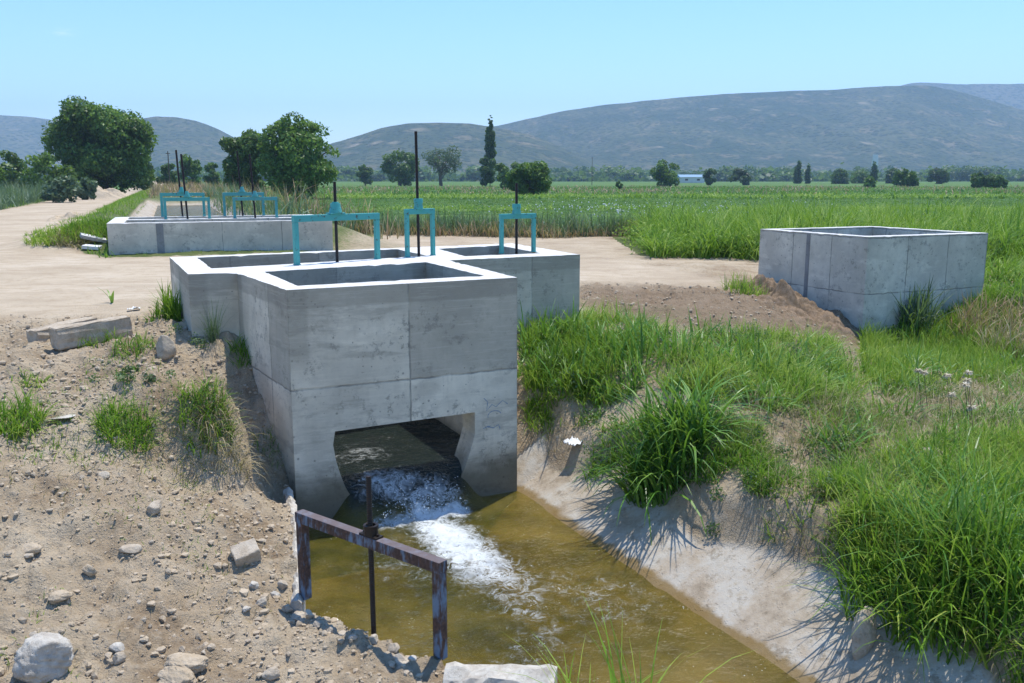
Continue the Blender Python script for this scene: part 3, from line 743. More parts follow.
p0, p1 = W(407.5, 257, RIM), W(433, 255.3, RIM); r_ = rp(419, 240, p0, p1)
gate(p0, p1, RIM, 2.10, r_[:2], 3.37, .3, .065, .09, 'drum', M['teal'], M['dark'], 'narrow teal sluice gate with the tall black spindle, between the two other teal gates', gN, lean=(-.02, 0))
p0, p1 = W(501.5, 253.5, RIM), W(533.5, 251.8, RIM); r_ = rp(516.5, 240, p0, p1)
gate(p0, p1, RIM, 1.99, r_[:2], 2.52, .3, .065, .09, 'drum', M['teal'], M['dark'], 'narrow teal sluice gate with short spindle at the right end of the large chamber', gN)
gF = 'teal sluice gates on the long chamber'
for a, b, v, rx, rt, lab, mt in ((161.5, 203.5, 4.5, 181.5, 150, 'teal sluice gate at the left rear of the long far chamber', 'teal'),
                             (164.5, 208.5, 2.45, 186.5, 154, 'teal sluice gate at the left front of the long far chamber', 'teal'),
                             (224, 263, 4.5, 242, 151, 'faded teal sluice gate at the right rear of the long far chamber', 'teal_faded'),
                             (234, 276, 2.45, 254.5, 154, 'pale teal sluice gate at the right front of the long far chamber', 'teal_faded')):
    q0, q1 = fl(0, v), fl(5, v); A_ = rp(a, 200, q0, q1); B_ = rp(b, 200, q0, q1); R_ = rp(rx, 190, q0, q1); T_ = rp(rx, rt, q0, q1)
    zt = 2.0 if v < 3 else 2.12
    gate(A_[:2], B_[:2], 1.32, zt, R_[:2], T_[2], .8, .085, .11, 'small', M[mt], M['dark'], lab, gF, rodr=.035, lean=(-.10, 0))
r_ = rp(371, 530, LegL, LegR); rt_ = rp(369, 476, LegL, LegR)
gate(LegL, LegR, -1.16, -.33, r_[:2], rt_[2], -2.0, .085, .095, 'rusty', M['rust'], M['dark'], 'rusty sluice gate frame with flaking blue paint standing at the near edge of the pool', None, hubmat=M['dark'], rodr=.024, lean=(-.008, 0))

# flat canal covers beyond the far chamber
bm = bmesh.new(); a_ = fl(6.35, 6.2); addbox(bm, (*a_, 1.22), UF, .9, .5, .08, .01)
tag(bmobj('concrete_slab', bm, M['conc_raw']), 'flat grey slab lying beside the right rear gate of the long chamber', 'slab')

# ------------------------------------------------------------ concrete edges of the pool
def wallstrip(name, path, w, z0, z1, mat, label, cat, seed=1, chip=.02, close=False):
    rnd = random.Random(seed); pts = []
    for (a, b) in zip(path, path[1:]):
        n = max(1, int(math.dist(a, b)/.07))
        for k in range(n): pts.append((a[0]+(b[0]-a[0])*k/n, a[1]+(b[1]-a[1])*k/n))
    pts.append(path[-1]); V = []; Q = []
    for i, p in enumerate(pts):
        a = pts[max(0, i-1)]; b = pts[min(len(pts)-1, i+1)]; dx, dy = b[0]-a[0], b[1]-a[1]; l = math.hypot(dx, dy); nx, ny = -dy/l, dx/l
        ww = w(i/len(pts)) if callable(w) else w
        j = [rnd.gauss(0, chip) for _ in range(6)]
        V += [(p[0]-nx*(ww/2+j[0]*.6), p[1]-ny*(ww/2+j[0]*.6), z0), (p[0]-nx*(ww/2+j[0]*.6), p[1]-ny*(ww/2+j[0]*.6), z1-.03+j[1]*.5), (p[0]-nx*(ww/2-.03), p[1]-ny*(ww/2-.03), z1+j[2]*.6),
              (p[0], p[1], z1+.01+j[5]*.7), (p[0]+nx*(ww/2-.03), p[1]+ny*(ww/2-.03), z1+j[3]*.6), (p[0]+nx*(ww/2+j[4]*.6), p[1]+ny*(ww/2+j[4]*.6), z1-.03), (p[0]+nx*ww/2, p[1]+ny*ww/2, z0)]
        if i:
            for k in range(6): Q.append((7*i-7+k, 7*i-7+k+1, 7*i+k+1, 7*i+k))
    n = len(pts)
    o = npmesh(name, V, Q, mat, smooth=False)
    # end caps
    me = o.data; bm = bmesh.new(); bm.from_mesh(me); bm.verts.ensure_lookup_table()
    bm.faces.new([bm.verts[k] for k in range(7)]); bm.faces.new([bm.verts[7*(n-1)+k] for k in range(6, -1, -1)]); bmesh.ops.recalc_face_normals(bm, faces=bm.faces); bm.to_mesh(me); bm.free()
    return tag(o, label, cat)
wallstrip('canal_edge_wall', [(-2.74, 10.50), (-2.35, 9.3), (-1.97, 7.75), (-1.93, 7.50)], .10, -2.3, -1.115, M['rock_white'], 'thin pale concrete edge running from the chamber corner to the rusty gate', 'wall', 3, .012)
wallstrip('headwall', [(-1.93, 7.47), (-1.15, 6.84), (-.60, 6.47)], .16, -2.3, -1.21, M['rock'], 'broken concrete sill under the rusty gate, mostly buried in rubble', 'wall', 4, .018)
wallstrip('concrete_block', [(-.52, 6.38), (-.1, 6.36), (.33, 6.30)], lambda t: .26+.10*t, -2.3, -1.135, M['rock_white'], 'rough white concrete block at the bottom edge, right of the rusty gate', 'concrete block', 6, .028)

# ------------------------------------------------------------ stones
def rock(px, py, w, h=.7, mat='rock', label=None, name='stone', seed=0, sub=4, sink=.25, asp=1., rz=0., cuts=9, group=None, cat='stone', rough=.12, at=None, tilt=0):
    rnd = random.Random(seed*13+5); V, Fc = ico(sub); V = V.copy()
    for k in range(cuts):     # broken flat faces
        n = np.array([rnd.gauss(0, 1) for _ in range(3)]); n /= np.linalg.norm(n); d = rnd.uniform(.42, .78)
        q = V@n; V -= np.outer(np.clip(q-d, 0, 9), n)*.92
    q = fbm(V[:, 0]*1+seed*3+V[:, 2]*1.7, V[:, 1]+V[:, 2]*.9, .8, 5, seed, .6); q2 = fbm(V[:, 0]*1+V[:, 2]*1.3+5, V[:, 1]-V[:, 2]*1.1, .28, 4, seed+3, .65); V *= (1+rough*2.2*q+rough*1.5*q2)[:, None]
    V *= np.array((w/2, w/2*asp, w/2*h))
    ct, st = math.cos(tilt), math.sin(tilt); V = V@np.array([[ct, 0, st], [0, 1, 0], [-st, 0, ct]])
    c, s_ = math.cos(rz), math.sin(rz); V = V@np.array([[c, s_, 0], [-s_, c, 0], [0, 0, 1]])
    p = hit(px, py) if at is None else np.array(at)
    o = npmesh(name, V, Fc, M[mat], k=3, smooth=True)
    o.location = (p[0], p[1], p[2]+w/2*h*(1-2*sink)); 
    if label: tag(o, label, cat, group)
    return o
rock(45, 672, .40, .85, 'rock_white', 'big round white boulder at the bottom left corner', 'boulder', 1, 5, .22, .9, .3, 3, cat='boulder', rough=.17)
def block(px, py, l, w, h, rz, mat, label, name='broken_block', tilt=(0, 0), seed=0, lift=0., cat='block', group=None):
    rnd = random.Random(seed+50); bm = bmesh.new(); bmesh.ops.create_cube(bm, size=1)
    for v in bm.verts: v.co = Vector((v.co.x*l, v.co.y*w, v.co.z*h))+Vector([rnd.uniform(-.04, .04)*min(l, w) for _ in range(3)])
    bmesh.ops.bevel(bm, geom=list(bm.edges), offset=min(l, w, h)*.06, segments=1, affect='EDGES')
    bmesh.ops.subdivide_edges(bm, edges=list(bm.edges), cuts=3, use_grid_fill=True)
    for v in bm.verts: v.co += Vector([rnd.uniform(-.012, .012)*min(l, 1) for _ in range(3)])
    o = bmobj(name, bm, M[mat]); p = hit(px, py); o.location = (p[0], p[1], p[2]+h*.35+lift); o.rotation_euler = (tilt[0], tilt[1], rz)
    return tag(o, label, cat, group)
block(246, 562, .24, .20, .13, .5, 'rock', 'squarish tan stone block lying on the slope left of the rusty gate', 'stone_block', (.35, -.2), 1, .03, 'stone')
rock(155, 512, .20, .6, 'rock', 'oblong brown stone on the bare slope, upper middle', 'stone', 12, 4, .2, .55, 1.1, 3, tilt=.4)
rock(131, 551, .19, .55, 'rock', 'rounded tan stone half buried left of the square stone block', 'stone', 13, 4, .35, .7, .2, 3)
rock(118, 652, .13, .6, 'rock_white', 'small chalk-white stone right of the big boulder', 'stone', 14, 4, .25, .8, .2, 4)
rock(119, 661, .11, .8, 'rock', 'small brown stone touching the chalk-white stone', 'stone', 15, 4, .25, .8, .9, 3)
rock(187, 668, .30, .55, 'clod', 'wide clay lump at the bottom edge between the boulder and the gate', 'clay_lump', 16, 5, .3, .7, .1, 2, rough=.2)
rock(176, 682, .32, .5, 'clod', 'larger clay lump cut by the bottom edge of the picture', 'clay_lump', 17, 5, .3, .7, -.3, 2, rough=.2)
rock(272, 676, .17, .6, 'rock', 'small angular stone near the bottom edge, left of centre', 'stone', 18, 4, .3, .7, .7, 4)
rock(166, 357, .26, 1.5, 'rock', 'upright pointed grey-brown stone on the mound before the chamber', 'stone', 19, 4, .25, .5, .5, 4, tilt=.25)
rock(60, 192+228, .36, .12, 'rock_white', 'flat pale slab of stone lying in the grass at the left', 'flat_stone', 20, 4, .3, .85, -.5, 6, rough=.04, cat='stone', tilt=.15)
rock(104, 478, .12, .7, 'rock', 'small grey stone below the left grass clump', 'stone', 21, 4, .3, .8, 0, 4)
rock(30, 552, .2, .5, 'clod', 'brown clod on the far left of the slope', 'clay_lump', 22, 4, .35, .7, 0, 2, rough=.2)
rock(90, 574, .13, .8, 'clod', 'dark clod in the middle of the left slope', 'clay_lump', 23, 4, .3, .7, 0, 2, rough=.2)
rock(60, 602, .2, .5, 'clod', 'clod above the white boulder', 'clay_lump', 24, 4, .4, .7, .5, 2, rough=.2)
for i, (a, b, w) in enumerate(((300, 606, .17), (288, 612, .16), (310, 618, .12), (276, 598, .14), (262, 605, .15), (318, 626, .10), (253, 590, .12), (297, 622, .11), (330, 633, .10), (352, 640, .09), (374, 644, .12), (393, 652, .13), (412, 660, .09), (283, 590, .13), (340, 645, .08), (246, 612, .1))):
    rock(a, b, w, .75, 'rock' if i % 3 else 'rock_white', 'lump of pale rubble packed round the left leg of the rusty gate', 'rubble_stone', 30+i, 4, .3, .8, i, 12, group='rubble around the rusty gate', rough=.22)
rock(896, 458, .42, .5, 'rock', 'tan stone half hidden in grass on the right bank', 'stone', 60, 4, .35, .8, .2, 4)
rock(926, 462, .5, .5, 'rock', 'broad tan stone right of the half hidden stone on the right bank', 'stone', 61, 4, .35, .7, .2, 4)
rock(862, 650, .26, 2.0, 'rock', 'upright slab of broken lining at the water edge, bottom right', 'broken_slab', 62, 5, .25, .6, .5, 3, tilt=-.15, cat='slab')
rock(816, 318, .22, .6, 'rock_white', 'small white stone on the dug soil before the square chamber', 'stone', 63, 3, .3, .8, .2, 4)
rock(838, 320, .28, .6, 'rock', 'brown stone beside the small white stone before the square chamber', 'stone', 64, 3, .3, .8, .2, 4)
block(64, 338, 1.1, .20, .22, 1.22, 'rock', 'left arm of the two old concrete channel pieces lying on the yard edge', 'concrete_channel', (0, -.03), 2, .02, 'concrete piece')
block(93, 344, 1.05, .22, .28, .86, 'rock', 'right and larger of the two old concrete channel pieces lying on the yard edge', 'concrete_channel', (.0, -.05), 3, .05, 'concrete piece')
block(94, 243, .75, .3, .10, .6, 'conc_raw', 'upper pale broken slab beside the corner of the long chamber', 'broken_slab', (.2, .25), 4, .1, 'slab')
block(92, 250, .5, .3, .09, .1, 'plastic', 'white slab lying below the pale broken slab', 'broken_slab', (.1, .1), 5, .04, 'slab')
def litter(px, py, w, label, seed):
    rnd = random.Random(seed); n = 12; V = []; Q = []
    for i in range(n):
        for j in range(n):
            u_, v_ = i/(n-1)-.5, j/(n-1)-.5
            V.append((u_*w, v_*w*.6, .03*w+abs(float(fbm([u_*w*9+seed], [v_*w*9], .5, 3, seed)[0]))*w*.9*(1-abs(u_))))
    for i in range(n-1):
        for j in range(n-1): Q.append((i*n+j, (i+1)*n+j, (i+1)*n+j+1, i*n+j+1))
    o = npmesh('litter', V, Q, M['plastic']); p = hit(px, py); o.location = (p[0], p[1], p[2]+.02); o.rotation_euler = (0, 0, .4*seed)
    m = o.modifiers.new('t', 'SOLIDIFY'); m.thickness = .003
    tag(o, label, 'litter')
litter(134, 311, .2, 'scrap of crumpled white litter on the yard edge left of the large chamber', 1)
litter(577, 445, .34, 'crumpled white plastic bag on the right bank beside the chamber', 2)

# loose clods and gravel over the dug soil
def scatter_clods():
    n = 70000; X = RNG.uniform(-8.5, 9.5, n*2); Y = RNG.uniform(5.2, 21.5, n*2)
    z, at = terrain(X, Y, True); au, av = aloc(X, Y)
    ins = inpoly(X, Y, canal) | inpoly(X, Y, shrink(outer, 1.0))
    s = (X-RW0[0])*RWn[0]+(Y-RW0[1])*RWn[1]
    left = X < -1.0-(Y-6.5)*.3
    w = np.where(left, np.where(Y > 12, .55, 1.), .35*(s > 1.0)); w = np.where((X > -2.2) & (X < .6) & (Y < 6.9), 1, w)
    dens = .25+1.4*np.clip(fbm(X, Y, 1.3, 3, 88)+.25, 0, 1)
    ok = (~ins) & (RNG.random(n*2) > at['road']*1.02-.01) & (at['lining'] < .3) & (z > -1.62) & (RNG.random(n*2) < w*dens)
    X, Y, z = X[ok], Y[ok], z[ok]
    r = np.minimum(.004+RNG.exponential(.0088, len(X)), .042)
    P = np.c_[X, Y, z+r*.25, r]
    k = len(P)*96//100
    blobs('soil_clods', P[:k], M['clod'], 1, 'loose dry clods and crumbs of soil over the dug banks', 'clods', squash=True)
    blobs('gravel', P[k:], M['rock'], 1, 'small pale stones strewn over the dug banks', 'gravel', squash=True)
    # the far soil heaps
scatter_clods()
def heap(px, py, d, w, h, label, seed, mat='clod', name='soil_heap'):
    x, y, z = Wd(px, py, d); z0 = H(x, y); n = 60; V = []; t = np.linspace(-1, 1, n); X, Y = np.meshgrid(t, t)
    r = np.hypot(X, Y); hh = np.clip(1-r**1.6, 0, 1)*(0.75+fbm(X*4+seed, Y*4, 1.2, 5, seed, .6)*1.7)
    hh += np.abs(fbm(X*9+seed, Y*9, 1, 4, seed+2, .6))*.5*(r < .85)*np.clip(1-r, 0, 1)
    fx, fy = X.ravel()*w/2, Y.ravel()*w*.35
    V = np.c_[fx, fy, hh.ravel()*h-.05+np.clip(terrain(x+fx, y+fy)-z0, -1.2, .6)]
    i = np.arange(n*n).reshape(n, n); q = np.stack([i[:-1, :-1], i[:-1, 1:], i[1:, 1:], i[1:, :-1]], -1).reshape(-1, 4)
    o = npmesh(name, V, q, M[mat]); o.location = (x, y, z0); tag(o, label, 'soil heap'); return o
heap(101, 193, 112, 7.6, 1.6, 'heap of brown dug earth beside the track under the big dark tree', 3)
heap(155, 178, 210, 13, 2.0, 'far heap of brown earth beside the end of the track', 8)
heap(62, 226, 31, 2.6, .35, 'low heap of earth and dead weeds at the near end of the grass strip', 5)
heap(72, 213, 52, 3.4, .5, 'small bare mound on the grass strip beside the track', 6)

heap(806, 300, 20.6, 3.4, .36, 'lumpy heap of dark dug soil against the left face of the square chamber', 17, 'dugsoil')
heap(770, 290, 21.5, 2.2, .38, 'smaller lump of dug soil at the left corner of the square chamber', 19, 'dugsoil')

# ------------------------------------------------------------ blades
def blades(P, h, w, lean, tone, segs=5, droop=1.0, az=None):
    """curved tapering ribbons; P (n,3), h,w,lean arrays"""
    n = len(P); az = RNG.uniform(0, 2*np.pi, n) if az is None else az
    t = np.linspace(0, 1, segs+1)[None, :]
    ang = lean[:, None]*(t**1.3)*droop
    # integrate along a curve that bends over
    st = h[:, None]/segs
    dz = np.cos(np.clip(lean[:, None]*.35+ang*1.25, 0, 2.6))*st; dr = np.sin(np.clip(lean[:, None]*.35+ang*1.25, 0, 2.6))*st
    z = np.concatenate([np.zeros((n, 1)), np.cumsum(dz[:, 1:], 1)], 1); r = np.concatenate([np.zeros((n, 1)), np.cumsum(dr[:, 1:], 1)], 1)
    ca, sa = np.cos(az)[:, None], np.sin(az)[:, None]
    cx = P[:, 0:1]+r*ca; cy = P[:, 1:2]+r*sa; cz = P[:, 2:3]+z
    ww = w[:, None]*np.array([.7, 1, .95, .75, .45, .06])[None, :segs+1] if segs == 5 else w[:, None]*np.interp(t, [0, .3, 1], [.8, 1, .05])
    tw = RNG.uniform(-.6, .6, n)[:, None]
    px, py = -sa*np.cos(tw)-ca*np.sin(tw), ca*np.cos(tw)-sa*np.sin(tw)
    Lf = np.stack([cx-px*ww/2, cy-py*ww/2, cz], -1); Rt = np.stack([cx+px*ww/2, cy+py*ww/2, cz+ww*.15], -1)
    V = np.stack([Lf, Rt], 2).reshape(n, -1, 3); m = V.shape[1]
    b = np.arange(n)[:, None]*m; k = np.arange(segs)*2
    Q = np.stack([b+k, b+k+1, b+k+3, b+k+2], -1).reshape(-1, 4)
    T = np.repeat(tone, m)
    return V.reshape(-1, 3), Q, T
def leaves(centers, radii, n, size, tone=.5, shell=.55):
    """leaf quads through a set of clumps"""
    C_ = np.array(centers); R_ = np.array(radii); w = R_**2; w = w/w.sum(); k = RNG.choice(len(C_), n, p=w)
    d = RNG.normal(0, 1, (n, 3)); d /= np.linalg.norm(d, axis=1)[:, None]; rr = R_[k]*(shell+(1-shell)*RNG.random(n)**.6)*(1+RNG.normal(0, .08, n))
    P = C_[k]+d*rr[:, None]*np.array([1, 1, .85])
    nrm = d*.6+RNG.normal(0, .6, (n, 3)); nrm[:, 2] += .3; nrm /= np.linalg.norm(nrm, axis=1)[:, None]
    a = np.cross(nrm, RNG.normal(0, 1, (n, 3))); a /= np.linalg.norm(a, axis=1)[:, None]; b = np.cross(nrm, a)
    s = size*RNG.uniform(.6, 1.4, n)[:, None]
    V = np.stack([P-a*s, P-b*s*.55, P+a*s, P+b*s*.55], 1).reshape(-1, 3)
    ct = RNG.normal(0, .28, len(C_))[k]
    T = np.repeat(tone+ct+RNG.normal(0, .2, n), 4)
    return V, np.arange(4*n).reshape(-1, 4), T
class Batch:
    def __init__(s): s.V = []; s.Q = []; s.T = []; s.n = 0
    def add(s, V, Q, T): s.V.append(V); s.Q.append(Q+s.n); s.T.append(T); s.n += len(V)
    def build(s, name, mat, parent=None): return npmesh(name, np.concatenate(s.V), np.concatenate(s.Q), mat, parent, dict(tone=np.clip(np.concatenate(s.T), 0, 1)), smooth=False)
def clump(B, cx, cy, rad, n, h, w, lean=.7, tone=.5, tv=.3, segs=5, z=None, hv=.35):
    a = RNG.uniform(0, 6.28, n); r = rad*np.sqrt(RNG.random(n)); X = cx+r*np.cos(a); Y = cy+r*np.sin(a)
    bad = inpoly(X, Y, outer) | inpoly(X, Y, [tuple(Rn), tuple(Rr), tuple(Rb), tuple(Rl)]) | inpoly(X, Y, [tuple(Fo), tuple(Fe), fl(FL, 4.7), fl(0, 4.7)])
    if bad.all(): return
    X, Y = X[~bad], Y[~bad]; n = len(X)
    Z = terrain(X, Y) if z is None else np.full(n, z)
    B.add(*blades(np.c_[X, Y, Z-.02], h*RNG.uniform(1-hv, 1+hv*.6, n), w*RNG.uniform(.6, 1.3, n), np.abs(RNG.normal(lean, .35, n)), RNG.normal(tone, tv, n), segs))
def region(B, poly_px, n, h, w, lean=.6, tone=.5, tv=.28, dens=None, segs=4, zref=None, cs=.9, seed=3, thr=-.05):
    """poly in picture coordinates of the ground, dropped on the terrain; blades spread over the world polygon"""
    P = [hit(a, b)[:2] for a, b in poly_px] if zref is None else [W(a, b, zref) for a, b in poly_px]
    P = np.array(P); x0, y0 = P.min(0); x1, y1 = P.max(0); k = 0; out = []
    while k < n:
        X = RNG.uniform(x0, x1, n*2); Y = RNG.uniform(y0, y1, n*2); m = inpoly(X, Y, [tuple(p) for p in P]); m &= fbm(X, Y, cs, 3, seed) > thr+RNG.normal(0, .05, n*2)
        X, Y = X[m], Y[m]
        if not len(X): break
        out.append(np.c_[X, Y]); k += len(X)
    XY = np.concatenate(out)[:n]; Z, at = terrain(XY[:, 0], XY[:, 1], True)
    ok = (at['lining'] < .5) & (~inpoly(XY[:, 0], XY[:, 1], canal)) & (~inpoly(XY[:, 0], XY[:, 1], outer)) & (~inpoly(XY[:, 0], XY[:, 1], [tuple(Rn), tuple(Rr), tuple(Rb), tuple(Rl)]))
    XY = XY[ok]; Z = Z[ok]; n = len(XY)
    hh = h*RNG.uniform(.5, 1.25, n)*(1+.5*fbm(XY[:, 0], XY[:, 1], .8, 2, seed+5))
    tn = tone+RNG.normal(0, tv, n)*.7+fbm(XY[:, 0], XY[:, 1], .7, 3, seed+9)*1.1
    B.add(*blades(np.c_[XY, Z-.02], hh, w*RNG.uniform(.6, 1.4, n), np.abs(RNG.normal(lean, .35, n)), tn, segs))

# right bank: fresh green grass
B = Batch()
region(B, [(522, 330), (585, 318), (700, 340), (830, 350), (860, 400), (760, 415), (640, 400), (530, 400)], 13000, .48, .015, .95, .68, .4, cs=.6, thr=-.03)
region(B, [(524, 345), (600, 340), (600, 420), (560, 440), (526, 430)], 5000, .30, .014, .8, .45, cs=.5)
region(B, [(860, 330), (990, 300), (1024, 300), (1060, 380), (860, 395)], 9000, .42, .018, .6, .7, .3, seed=8, thr=-.15)
region(B, [(760, 400), (880, 385), (1060, 380), (1060, 470), (880, 470), (760, 440)], 5000, .30, .011, .9, .5, .4, seed=9, thr=.03)
region(B, [(820, 500), (840, 470), (1060, 440), (1120, 700), (900, 683), (850, 600)], 14500, .52, .013, .95, .62, .45, seed=10, thr=-.05, cs=.5)
region(B, [(740, 440), (850, 430), (860, 600), (760, 540)], 1300, .26, .012, .9, .4, seed=12, thr=.08, cs=.5)
region(B, [(600, 430), (760, 430), (780, 500), (700, 490), (600, 470)], 3000, .26, .012, .9, .4, seed=13, thr=.04, cs=.4)
tag(B.build('bank_grass', M['grass']), 'fresh green grass covering the right bank of the pool', 'grass', kind='stuff')
# coarser broad-leaved grass standing in it
B = Batch()
for (a, b, r, n, h) in ((545, 345, .5, 60, .75), (575, 335, .4, 40, .7), (560, 380, .4, 50, .6), (620, 360, .5, 70, .75), (660, 365, .5, 70, .7), (700, 370, .5, 60, .7), (740, 375, .5, 60, .65), (780, 385, .5, 60, .6), (820, 395, .5, 50, .55), (640, 345, .5, 50, .6),
                        (720, 345, .5, 50, .55), (770, 360, .5, 50, .55), (560, 345, .4, 50, .6), (895, 330, .6, 60, .7), (930, 340, .6, 60, .6), (600, 400, .3, 40, .5), (885, 420, .4, 40, .5), (850, 440, .4, 30, .5)):
    p = hit(a, b); clump(B, p[0], p[1], r, n, h, .028, .75, .55, .3)
for k in range(46):
    a, b = random.uniform(525, 1020), random.uniform(335, 400)
    if k > 26: a, b = random.uniform(760, 1020), random.uniform(400, 640)
    if b > 400 and (a-760) < (b-400)*.55: continue
    p = hit(a, b); clump(B, p[0], p[1], random.uniform(.12, .4), 34, random.uniform(.4, .75), .024, .95, random.uniform(.4, .8), .3)
tag(B.build('coarse_grass', M['cane']), 'coarse broad-bladed grass standing along the top of the right bank', 'grass', kind='stuff')
def plant(name, px, py, rad, n, h, w, lean, mat, label, cat='grass clump', tone=.5, tv=.3, group=None, at=None, segs=5, hv=.35):
    p = hit(px, py) if at is None else at; B = Batch(); clump(B, p[0], p[1], rad, n, h, w, lean, tone, tv, segs, hv=hv)
    o = B.build(name, M[mat]); return tag(o, label, cat, group)
plant('grass_tussock', 668, 458, .50, 640, 1.08, .032, 1.0, 'cane', 'big dark green arching grass tussock hanging over the lining of the right bank', tone=.52, tv=.4)
plant('grass_tussock', 925, 625, .30, 190, .85, .022, .9, 'grass', 'tall arching grass clump beside the broken slab at bottom right', tone=.6)
plant('grass_tussock', 985, 600, .45, 320, .85, .020, .8, 'grass', 'dense green grass clump at the right edge of the picture, lower part', tone=.45)
plant('grass_tussock', 885, 540, .30, 170, .70, .018, .85, 'grass', 'arching grass clump at the upper edge of the pale lining, right side', tone=.62)
plant('grass_tussock', 950, 560, .45, 300, .95, .018, .8, 'cane', 'tall dark green grass between the two lower right clumps', tone=.5)
plant('grass_tussock', 870, 600, .25, 160, .75, .016, .9, 'grass', 'grass clump overhanging the lining just above the broken slab', tone=.5)
plant('grass_tussock', 1010, 520, .5, 260, .8, .018, .8, 'grass', 'loose tall grass clump at the right edge of the picture, middle', tone=.5)
plant('grass_tussock', 600, 470, .22, 220, .30, .012, 1.1, 'grass', 'short grey-green tuft on the lining left of the big arching tussock', tone=.3)
plant('grass_tuft', 0, 0, .22, 70, 1.0, .016, .8, 'grass', 'thin green grass tuft rising from the bottom edge before the pool', tone=.6, at=(.84, 5.48))
plant('grass_tuft', 0, 0, .16, 34, .85, .013, .8, 'grass', 'thin sparse grass tuft at the bottom edge left of the other', tone=.7, at=(.50, 5.62))
plant('grass_tussock', 182, 318, .28, 260, .55, .018, .6, 'grass', 'green grass tuft against the left end of the large chamber', tone=.4)
plant('grass_tuft', 165, 318, .25, 120, .32, .014, .8, 'grass', 'short green tuft left of the tuft against the large chamber', tone=.5)
plant('grass_tussock', 125, 432, .30, 420, .34, .011, .9, 'grass', 'fine green grass clump on the left slope, left of the hanging clump', tone=.45)
plant('grass_tussock', 205, 418, .30, 420, .36, .011, .9, 'grass', 'grass clump on top of the earth bluff beside the chamber', tone=.4)
plant('grass_tussock', 8, 430, .35, 420, .34, .013, .8, 'grass', 'green grass clump at the left edge of the picture', tone=.6)
plant('grass_tuft', 95, 345, .3, 150, .26, .012, .9, 'grass', 'low weeds growing behind the concrete channel pieces', tone=.45)
plant('grass_tuft', 135, 350, .3, 160, .26, .012, .9, 'grass', 'low weeds right of the concrete channel pieces', tone=.4)
plant('grass_tuft', 30, 382, .2, 90, .2, .012, 1., 'grass', 'small spreading weed on the yard edge at far left', tone=.6)
plant('grass_tuft', 243, 355, .18, 110, .3, .014, .8, 'grass', 'weeds in the inner corner of the large chamber', tone=.4)
plant('grass_tussock', 95, 232, .9, 700, .5, .03, .8, 'grass', 'rough grass and weeds at the near corner of the long chamber', tone=.5)
plant('grass_tussock', 60, 236, 1.0, 600, .4, .03, .9, 'grass', 'yellowish weeds at the near tip of the grass strip', tone=.85)
plant('dry_grass_tuft', 75, 240, .7, 500, .4, .02, 1.1, 'dry', 'pile of dead brown weeds at the near end of the grass strip', 'dry grass', tone=.2)
plant('dry_grass_tuft', 225, 440, .25, 330, .42, .008, 1.5, 'dry', 'dry straw and roots hanging down the earth bluff beside the chamber', 'dry grass', tone=.4)
plant('dry_grass_tuft', 215, 424, .3, 120, .35, .008, .9, 'dry', 'dry grass mixed in the clump on the earth bluff', 'dry grass', tone=.5)
plant('grass_tuft', 112, 303, .004, 3, .42, .05, .25, 'cane', 'single young maize shoot standing on the yard edge', 'maize shoot', tone=.8, tv=.1)
plant('weed', 213, 333, .07, 70, .62, .006, .45, 'silver', 'thin grey-green weed against the near wall of the large chamber', 'weed', tone=.2)
plant('grass_tussock', 915, 318, .35, 200, 1.1, .04, .5, 'silver', 'tall bushy weed against the right face of the square chamber', 'weed', tone=.3)
plant('grass_tussock', 745, 292, .5, 200, .45, .02, .6, 'grass', 'yellow-green grass tuft at the left corner of the square chamber', tone=.8)
plant('grass_tussock', 990, 330, .8, 300, .8, .02, .6, 'pink', 'reddish seeding grass right of the square chamber', 'dry grass', tone=.5)
plant('grass_tussock', 1015, 350, .7, 240, .7, .02, .6, 'pink', 'tan seeding grass at the right edge below the square chamber', 'dry grass', tone=.8)
B = Batch()
for (a, b, r, n, h) in ((180, 440, .4, 160, .2), (100, 500, .6, 90, .14), (230, 540, .6, 90, .15), (240, 590, .5, 60, .13), (60, 640, .3, 40, .1), (170, 480, .5, 120, .18), (60, 470, .6, 120, .16), (280, 330, .3, 60, .2), (150, 590, .8, 40, .1), (600, 300, .8, 120, .15),
                        (950, 430, .7, 240, .3), (880, 450, .6, 160, .3), (940, 560, .6, 200, .35), (1000, 470, .6, 200, .4), (840, 420, .6, 200, .22), (780, 480, .5, 120, .2), (560, 420, .3, 90, .2)):
    p = hit(a, b); clump(B, p[0], p[1], r, n, h, .008, 1.0, .5, .3, 4)
region(B, [(700, 420), (1060, 380), (1120, 700), (900, 683), (780, 560)], 9000, .40, .007, 1.0, .5, .35, seed=33, thr=-.2)
region(B, [(522, 330), (700, 330), (860, 360), (860, 430), (530, 420)], 2200, .40, .006, .9, .6, .35, seed=34, thr=-.2)
tag(B.build('dry_straw', M['dry']), 'sparse dry straw scattered over both banks', 'straw', kind='stuff')
B = Batch()
for (a, b, r, n, h) in ((90, 440, .5, 220, .14), (160, 455, .5, 200, .12), (40, 450, .4, 160, .14), (150, 395, .5, 260, .13), (70, 395, .5, 160, .12), (120, 365, .5, 220, .14), (200, 470, .3, 90, .1), (130, 520, .4, 60, .08), (170, 540, .4, 40, .08), (45, 610, .2, 30, .08), (20, 655, .2, 40, .08), (50, 683, .2, 50, .08), (215, 560, .3, 50, .1), (270, 350, .3, 160, .2), (180, 510, .4, 60, .1)):
    p = hit(a, b); clump(B, p[0], p[1], r, n, h, .008, .9, .45, .3, 4)
tag(B.build('sparse_grass', M['grass']), 'thin short grass sprouting on the bare left slope', 'grass', kind='stuff')
B2 = Batch()
